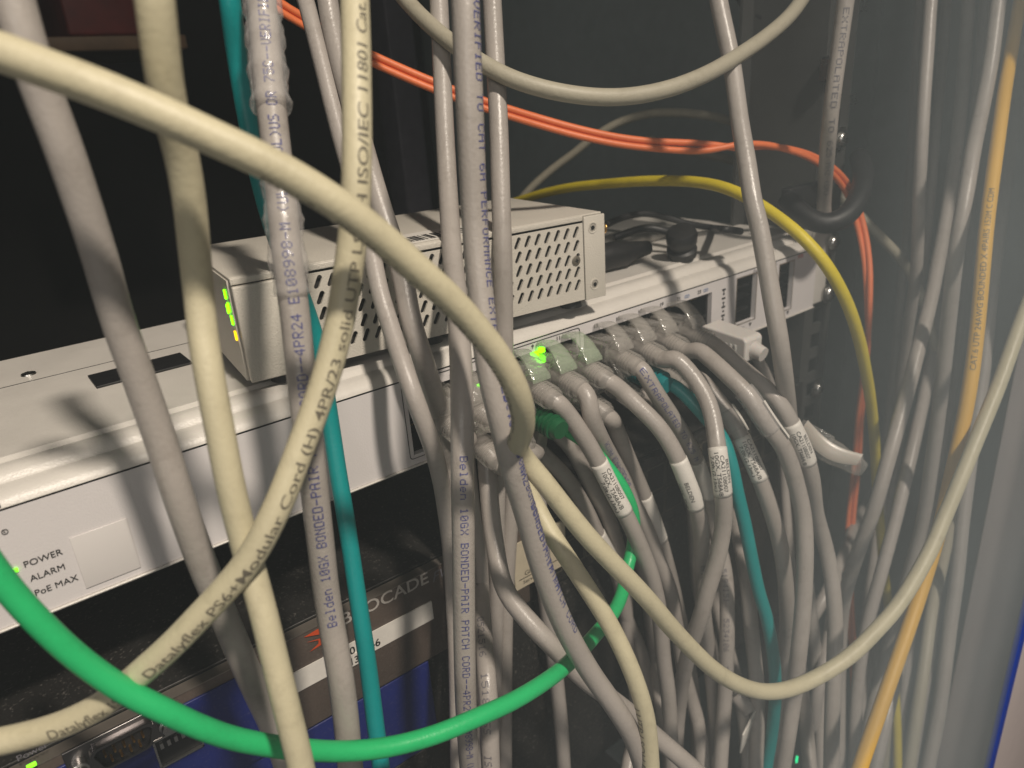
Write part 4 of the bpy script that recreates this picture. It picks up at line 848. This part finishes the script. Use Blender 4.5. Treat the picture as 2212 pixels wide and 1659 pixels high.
cable('v1', 'patch_cable', 'single grey cable hanging right of centre across the end of the white switch', GREY, DG, [(1540, -80, 38), (1552, 0, 38), (1566, 67, 38), (1580, 133, 38), (1599, 267, 39), (1613, 350, 39.5), (1626, 433, 40), (1640, 490, 40), (1653, 560, 40), (1669, 653, 40), (1681, 720, 40), (1691, 790, 39.5), (1703, 890, 36), (1712, 970, 32), (1720, 1060, 29), (1735, 1200, 27), (1755, 1350, 27), (1770, 1500, 27), (1775, 1700, 27)], G_VERT)
o, pa = cable('v2', 'patch_cable', 'grey cable with dark dotted print hanging at the upper right into a black ring', GREY, DG, [(1836, -60, 36), (1827, 0, 35.5), (1816, 80, 35), (1804, 167, 34.5), (1794, 250, 34), (1787, 333, 32.5), (1782, 400, 30), (1780, 450, 29), (1783, 492, 28.5)], G_VERT)
cable_text(pa, 'EXTRAPOLATED TO 625 MHZ (CM)', 1826, 20, .0026, INKF, o, phi=.25, end=(1783, 410))

# orange duplex fibre: two strands
for sgn, lab in ((-1, 'upper strand of the orange twin cable'), (1, 'lower strand of the orange twin cable')):
    base = [(560, -20, .33), (610, 18, .33), (655, 45, .33), (720, 84, .33), (800, 125, .33), (930, 182, .335), (1010, 213, .34), (1100, 243, .345), (1180, 267, .35), (1250, 286, .35), (1330, 303, .352), (1400, 312, .354), (1520, 318, .358), (1600, 316, .36), (1650, 314, .364), (1700, 322, .37), (1740, 334, .374), (1780, 355, .38), (1812, 382, .39), (1838, 420, .40), (1854, 470, .405), (1866, 520, .405), (1874, 580, .405), (1876, 640, .405), (1876, 700, .41), (1873, 760, .43), (1866, 820, .45), (1857, 900, .47), (1850, 1000, .49), (1840, 1100, .50), (1833, 1200, .50), (1836, 1320, .50), (1842, 1400, .50), (1845, 1500, .50), (1848, 1600, .50), (1850, 1720, .50)]
    pts = []
    for i, (x, y, z) in enumerate(base):
        a = base[max(0, i-1)]; b = base[min(len(base)-1, i+1)]; dx, dy = b[0]-a[0], b[1]-a[1]; L = math.hypot(dx, dy)
        tw = math.cos(i*.32) if i > 12 else 1.0
        sp = .0017*FP/z*sgn*tw; pts.append((x-dy/L*sp, y+dx/L*sp, None, z+(.0016*sgn*math.sin(i*.32) if i > 12 else 0)))
    cable('or%d' % sgn, 'fibre_cable', lab, ORANGE, .0032, pts, 'orange twin fibre strands', 'fibre cable', sig=5)
cable('yellow', 'patch_cable', 'mottled yellow cable arching over the white switch and down its right end', YELLOW, .0055, [(1100, 440, None, .50), (1180, 416, None, .46), (1240, 404, None, .44), (1300, 398, None, .42), (1400, 391, None, .39), (1500, 393, None, .365), (1560, 404, None, .35), (1620, 430, None, .34), (1700, 484, None, .325), (1750, 530, None, .32), (1790, 580, None, .32), (1830, 655, None, .328), (1855, 730, None, .34), (1868, 790, None, .355), (1880, 860, None, .375), (1889, 950, None, .40), (1893, 1040, None, .43), (1900, 1120, None, .45), (1908, 1220, None, .47), (1922, 1340, None, .48), (1930, 1450, None, .48), (1937, 1560, None, .48), (1940, 1720, None, .48)], sig=8)
cable('cord1', 'thin_black_cable', 'thin black cable lying on the white switch beside the metal box', BLACKC, .0040, [(1325, 515, None, .375), (1365, 500, None, .375), (1400, 492, None, .38), (1440, 500, None, .38), (1475, 512, None, .375), (1500, 520, None, .37)], 'black cords on the white switch', 'power cord', sig=5)
cable('cord2', 'thin_black_cable', 'thin black cable arching over the back of the white switch', BLACKC, .0036, [(1310, 485, None, .40), (1345, 470, None, .41), (1390, 461, None, .415), (1440, 470, None, .42), (1490, 484, None, .42), (1540, 492, None, .43), (1600, 500, None, .44)], 'black cords on the white switch', 'power cord', sig=5)
cable('bk1', 'patch_cable', 'dim grey cable arching behind the orange strands and down to the black ring', CREAMG, .0060, [(1030, 560, None, .61), (1085, 485, None, .60), (1137, 417, None, .58), (1190, 368, None, .57), (1237, 333, None, .56), (1285, 295, None, .55), (1337, 265, None, .54), (1395, 247, None, .53), (1437, 243, None, .52), (1500, 246, None, .51), (1560, 256, None, .50), (1641, 285, None, .48), (1700, 313, None, .47), (1741, 342, None, .46), (1790, 400, None, .455), (1850, 460, None, .45), (1900, 510, None, .445), (1946, 560, None, .45), (1990, 640, None, .46), (2020, 760, None, .46), (2030, 900, None, .47)], 'dim cables arching behind the orange strands', sig=7)
cable('bk2', 'patch_cable', 'dim grey cable sloping down from mid right into the black ring', CREAMG, .0060, [(1400, 300, None, .56), (1450, 318, None, .55), (1508, 330, None, .52), (1591, 348, None, .50), (1640, 366, None, .48), (1674, 383, None, .465), (1730, 408, None, .45), (1775, 432, None, .44), (1810, 455, None, .435)], 'dim cables arching behind the orange strands', sig=7)
o, pa = cable('amber', 'patch_cable', 'amber yellow cable with small black print running down the right side', AMBER, .0062, [(2217, -60, 26), (2204, 0, 26), (2188, 90, 26.5), (2173, 180, 27.5), (2156, 300, 28.5), (2141, 410, 29), (2130, 500, 30), (2121, 600, 30), (2112, 700, 30), (2100, 800, 30), (2085, 890, 30), (2068, 970, 29.5), (2050, 1050, 29.5), (2030, 1140, 29.5), (1998, 1250, 29.5), (1965, 1350, 30), (1930, 1450, 31), (1895, 1550, 31.5), (1860, 1650, 32), (1835, 1730, 32)], sig=14)
cable_text(pa, 'CAT.6 UTP 24AWG BOUNDED X 4PAIRS 152M C CDM', 2094, 802, .0024, INKG, o, up=True, phi=-.05, dot=False, end=(2141, 415))

side = [
 ('s1', 'grey cable slanting down and left across the lower end of the yellow cable', GREY, DG, [(2096, -60, 26), (2092, 0, 26), (2082, 150, 26), (2068, 300, 27), (2050, 430, 27), (2028, 560, 28), (2008, 660, 29), (1985, 750, 30), (1958, 853, 30), (1925, 970, 31), (1886, 1106, 31), (1858, 1180, 30), (1835, 1250, 29), (1822, 1306, 27), (1815, 1400, 26), (1812, 1720, 26)]),
 ('s2', 'grey cable widening beside the left of the amber one near the top right', GREY, DG, [(2168, -60, 31), (2157, 0, 31), (2140, 133, 31), (2122, 230, 31), (2103, 320, 32), (2088, 410, 33), (2072, 500, 33), (2060, 590, 32), (2050, 686, 31), (2038, 800, 30), (2024, 920, 29), (2010, 1020, 28), (1997, 1106, 27), (1975, 1200, 26), (1940, 1320, 25), (1900, 1460, 25), (1870, 1600, 25), (1850, 1720, 25)]),
 ('s3', 'grey cable between two others in the right bundle, starting lower down', GREY2, DG, [(2072, 300, 20), (2055, 440, 21), (2042, 550, 22), (2033, 640, 23), (2020, 740, 24), (2008, 800, 25), (1990, 886, 26), (1962, 1010, 27), (1934, 1125, 27), (1903, 1239, 27), (1876, 1339, 27), (1860, 1420, 26), (1850, 1520, 26), (1846, 1720, 26)]),
 ('s4', 'grey cable touching the right of the amber one at the top right', GREY, DG, [(2238, -60, 23), (2218, 80, 23), (2202, 180, 24), (2182, 330, 25), (2166, 450, 28), (2150, 560, 28), (2136, 680, 28), (2124, 800, 28), (2106, 920, 28), (2090, 1040, 28), (2078, 1140, 28), (2068, 1240, 28), (2050, 1373, 28), (2028, 1540, 28), (2004, 1659, 28), (1990, 1730, 28)]),
 ('s5', 'dim grey cable at the left edge of the right bundle', GREY2, .0064, [(1990, -60, 19), (1984, 60, 19), (1974, 220, 19), (1967, 360, 19), (1960, 480, 19), (1950, 600, 18), (1938, 720, 18), (1925, 860, 18), (1908, 1000, 18), (1890, 1150, 18), (1880, 1300, 18), (1878, 1700, 18)]),
 ('s6', 'dim grey cable second from the left edge of the right bundle', GREY2, .0064, [(2048, -60, 21), (2041, 60, 21), (2032, 170, 21), (2020, 300, 21), (2010, 420, 21), (1998, 540, 20), (1984, 640, 19), (1974, 740, 18), (1960, 840, 18), (1938, 980, 18), (1915, 1120, 18), (1895, 1260, 18), (1886, 1700, 18)]),
 ('s7', 'grey cable at the left of the right bundle, fading out beside the yellow cable', GREY2, .0064, [(2018, -60, 27), (2011, 0, 27), (2004, 100, 27), (1997, 200, 27), (1990, 330, 27), (1985, 430, 26), (1979, 586, 25), (1960, 720, 23), (1944, 830, 21), (1926, 950, 20), (1905, 1080, 20), (1886, 1220, 20), (1866, 1380, 20), (1862, 1700, 20)]),
 ('s8', 'dim grey cable behind the wide one at the top right', GREY2, .0064, [(2134, -60, 22), (2124, 50, 22), (2114, 170, 22), (2104, 310, 21), (2096, 430, 21), (2090, 560, 20), (2084, 700, 20), (2074, 850, 20), (2058, 1000, 20), (2035, 1200, 20), (2010, 1400, 21), (1985, 1560, 21), (1962, 1700, 21)]),
 ('s9', 'greenish grey cable lowest in the right bundle, right of the amber one', CREAMG, .0064, [(2100, 820, 20), (2088, 960, 21), (2060, 1100, 22), (2035, 1220, 24), (2015, 1306, 25), (1996, 1440, 26), (1966, 1640, 26), (1955, 1720, 26)]),
 ('s13', 'faint grey cable hidden partly behind the amber one in mid height', CREAMG, .0060, [(2170, 420, 19), (2140, 600, 19), (2118, 760, 19), (2070, 960, 19), (2010, 1160, 19), (1965, 1320, 19), (1925, 1500, 19), (1905, 1720, 19)]),
 ('s14', 'faint grey cable filling the gap left of the amber one in mid height', GREY2, .0060, [(2110, 300, 19), (2092, 500, 19), (2074, 700, 19), (2056, 860, 19), (2030, 1000, 19), (2000, 1180, 19), (1975, 1320, 19), (1950, 1520, 19), (1930, 1720, 19)]),
 ('s10', 'grey cable hugging the lower right of the amber one', GREY2, DG, [(1990, 1260, 24), (1968, 1350, 25), (1941, 1440, 27), (1915, 1550, 28), (1892, 1650, 28), (1878, 1720, 28)]),
]
for key, lab, m_, d_, pts in side: cable(key, 'patch_cable', lab, m_, d_, pts, G_SIDE, sig=20)
low = [
 ('l1', 'short grey cable crossing diagonally behind the two rightmost labelled ones', GREY2, DG, [(1900, 1040, 20), (1868, 1095, 21), (1846, 1135, 22), (1831, 1175, 24), (1806, 1235, 25), (1778, 1295, 26), (1748, 1345, 26), (1718, 1392, 25), (1690, 1440, 24)]),
 ('l2', 'grey cable at the bottom edge below the cream loop, right of the teal one', GREY, DG, [(1722, 1380, 24), (1730, 1470, 28), (1738, 1540, 30), (1748, 1640, 31), (1752, 1730, 31)]),
 ('l3', 'grey cable ending behind the cream loop, left of the last labelled one', GREY2, DG, [(1805, 1235, 25), (1800, 1320, 25.5), (1776, 1450, 28), (1762, 1520, 28), (1764, 1600, 26), (1790, 1690, 26)]),
 ('l4', 'grey cable at the bottom edge that bends left under the hanging cream one', GREY, DG, [(1420, 1470, 26), (1400, 1540, 29), (1376, 1585, 31), (1360, 1640, 32), (1352, 1720, 32)]),
 ('l5', 'grey cable standing among the fan behind the dotted number print', GREY2, DG, [(1494, 1060, 25), (1500, 1150, 25), (1508, 1270, 24.5), (1530, 1370, 24), (1542, 1420, 24), (1540, 1520, 24), (1536, 1720, 24)]),
 ('l6', 'grey cable in the fan between the number print and the teal one', GREY, DG, [(1560, 1060, 26), (1582, 1110, 29), (1600, 1180, 31), (1613, 1260, 31.5), (1624, 1371, 32), (1634, 1470, 31), (1636, 1560, 31), (1630, 1720, 31)]),
 ('l7', 'grey cable curving in from the left of the fan towards the bottom', GREY2, DG, [(1380, 1180, 24), (1400, 1290, 26), (1412, 1400, 28), (1425, 1500, 29), (1440, 1600, 29), (1452, 1720, 29)]),
]
for key, lab, m_, d_, pts in low: cable(key, 'patch_cable', lab, m_, d_, pts, 'loose grey cables low in the cabinet', sig=12)
# small paper flag low in the fan
p = atD(1616, 1578, .36); q = MB(); q.box((-.0085, -.0004, -.0075), (.0085, .0004, .0075), .0002); o = q.build('paper_flag', LABW); o.location = p; o.rotation_euler = (0.1, -.15, .25); tag(o, 'small pale paper flag between the grey cables at the bottom', 'paper label')
fl_ = tube('cord_end', make_path([(1590, 1500, None, .37), (1608, 1522, None, .365), (1622, 1540, None, .36)], .007), .0038, GREY2); fl_.name = 'cable_end'; tag(fl_, 'cut end of a grey cable showing just below the cream loop', 'cable end')

# loose clear plug beside the labelled cable, and its latch hood
def frame_at(o, p, fwd, up):
    f_ = Vector(fwd).normalized(); r_ = f_.cross(Vector(up)).normalized(); u_ = r_.cross(f_)
    M_ = Matrix(((r_.x, f_.x, u_.x, p[0]), (r_.y, f_.y, u_.y, p[1]), (r_.z, f_.z, u_.z, p[2]), (0, 0, 0, 1))); o.matrix_world = M_
a = atD(1738, 938, .345); b = atD(1856, 1004, .335)
lp = empty('loose_plug'); frame_at(lp, a, b-a, CAM-a); tag(lp, 'unplugged pale clear connector with long bent hood, right of the topmost label', 'connector')
L_ = np.linalg.norm(b-a)
q = MB(); q.box((-.0058, -.004, -.008), (.0058, .012, -.0005), .0008); q.build('plug_body', CLEARP, lp)
q = MB(); q.lathe([(0, .0058), (.006, .0058), (.010, .0050), (.018, .0042), (.020, .0034)], (0, 1, -.2), (0.001, .010, -.0045)); q.build('boot', CLEARB, lp)
q = MB(); n = 18; vs = []
for k in range(n+1):
    t = k/n; x = -.0035+.0045*math.sin(math.pi*t*.9); y = -.002+t*(L_+.001); z = .0012+.0040*math.sin(math.pi*(.15+.8*t)); w = .0030+.0007*math.sin(math.pi*t)
    vs += [(x-w, y, z), (x-w*.6, y, z+.0009), (x+w*.6, y, z+.0009), (x+w, y, z), (x+w*.6, y, z-.0010), (x-w*.6, y, z-.0010)]
fs = [(i*6+k, i*6+(k+1) % 6, (i+1)*6+(k+1) % 6, (i+1)*6+k) for i in range(n) for k in range(6)]+[(5, 4, 3, 2, 1, 0), tuple(n*6+k for k in range(6))]
q.add(vs, fs, True); q.build('latch_hood', mat('milky_plastic', (0.46, 0.42, 0.37), 0.3, var=0.05, sss=0.1), lp)
q = MB(); vs = []
for k in range(n+1):
    t = k/n; x = .0035-.0055*t; y = .002+t*L_*.93; z = -.0045+.001*math.sin(math.pi*t); w = .0022
    vs += [(x-w, y, z), (x-w*.6, y, z+.0009), (x+w*.6, y, z+.0009), (x+w, y, z), (x+w*.6, y, z-.0010), (x-w*.6, y, z-.0010)]
q.add(vs, fs, True); q.build('lower_arm', CLEARB, lp)

print('SCENE BUILT', len(bpy.data.objects))
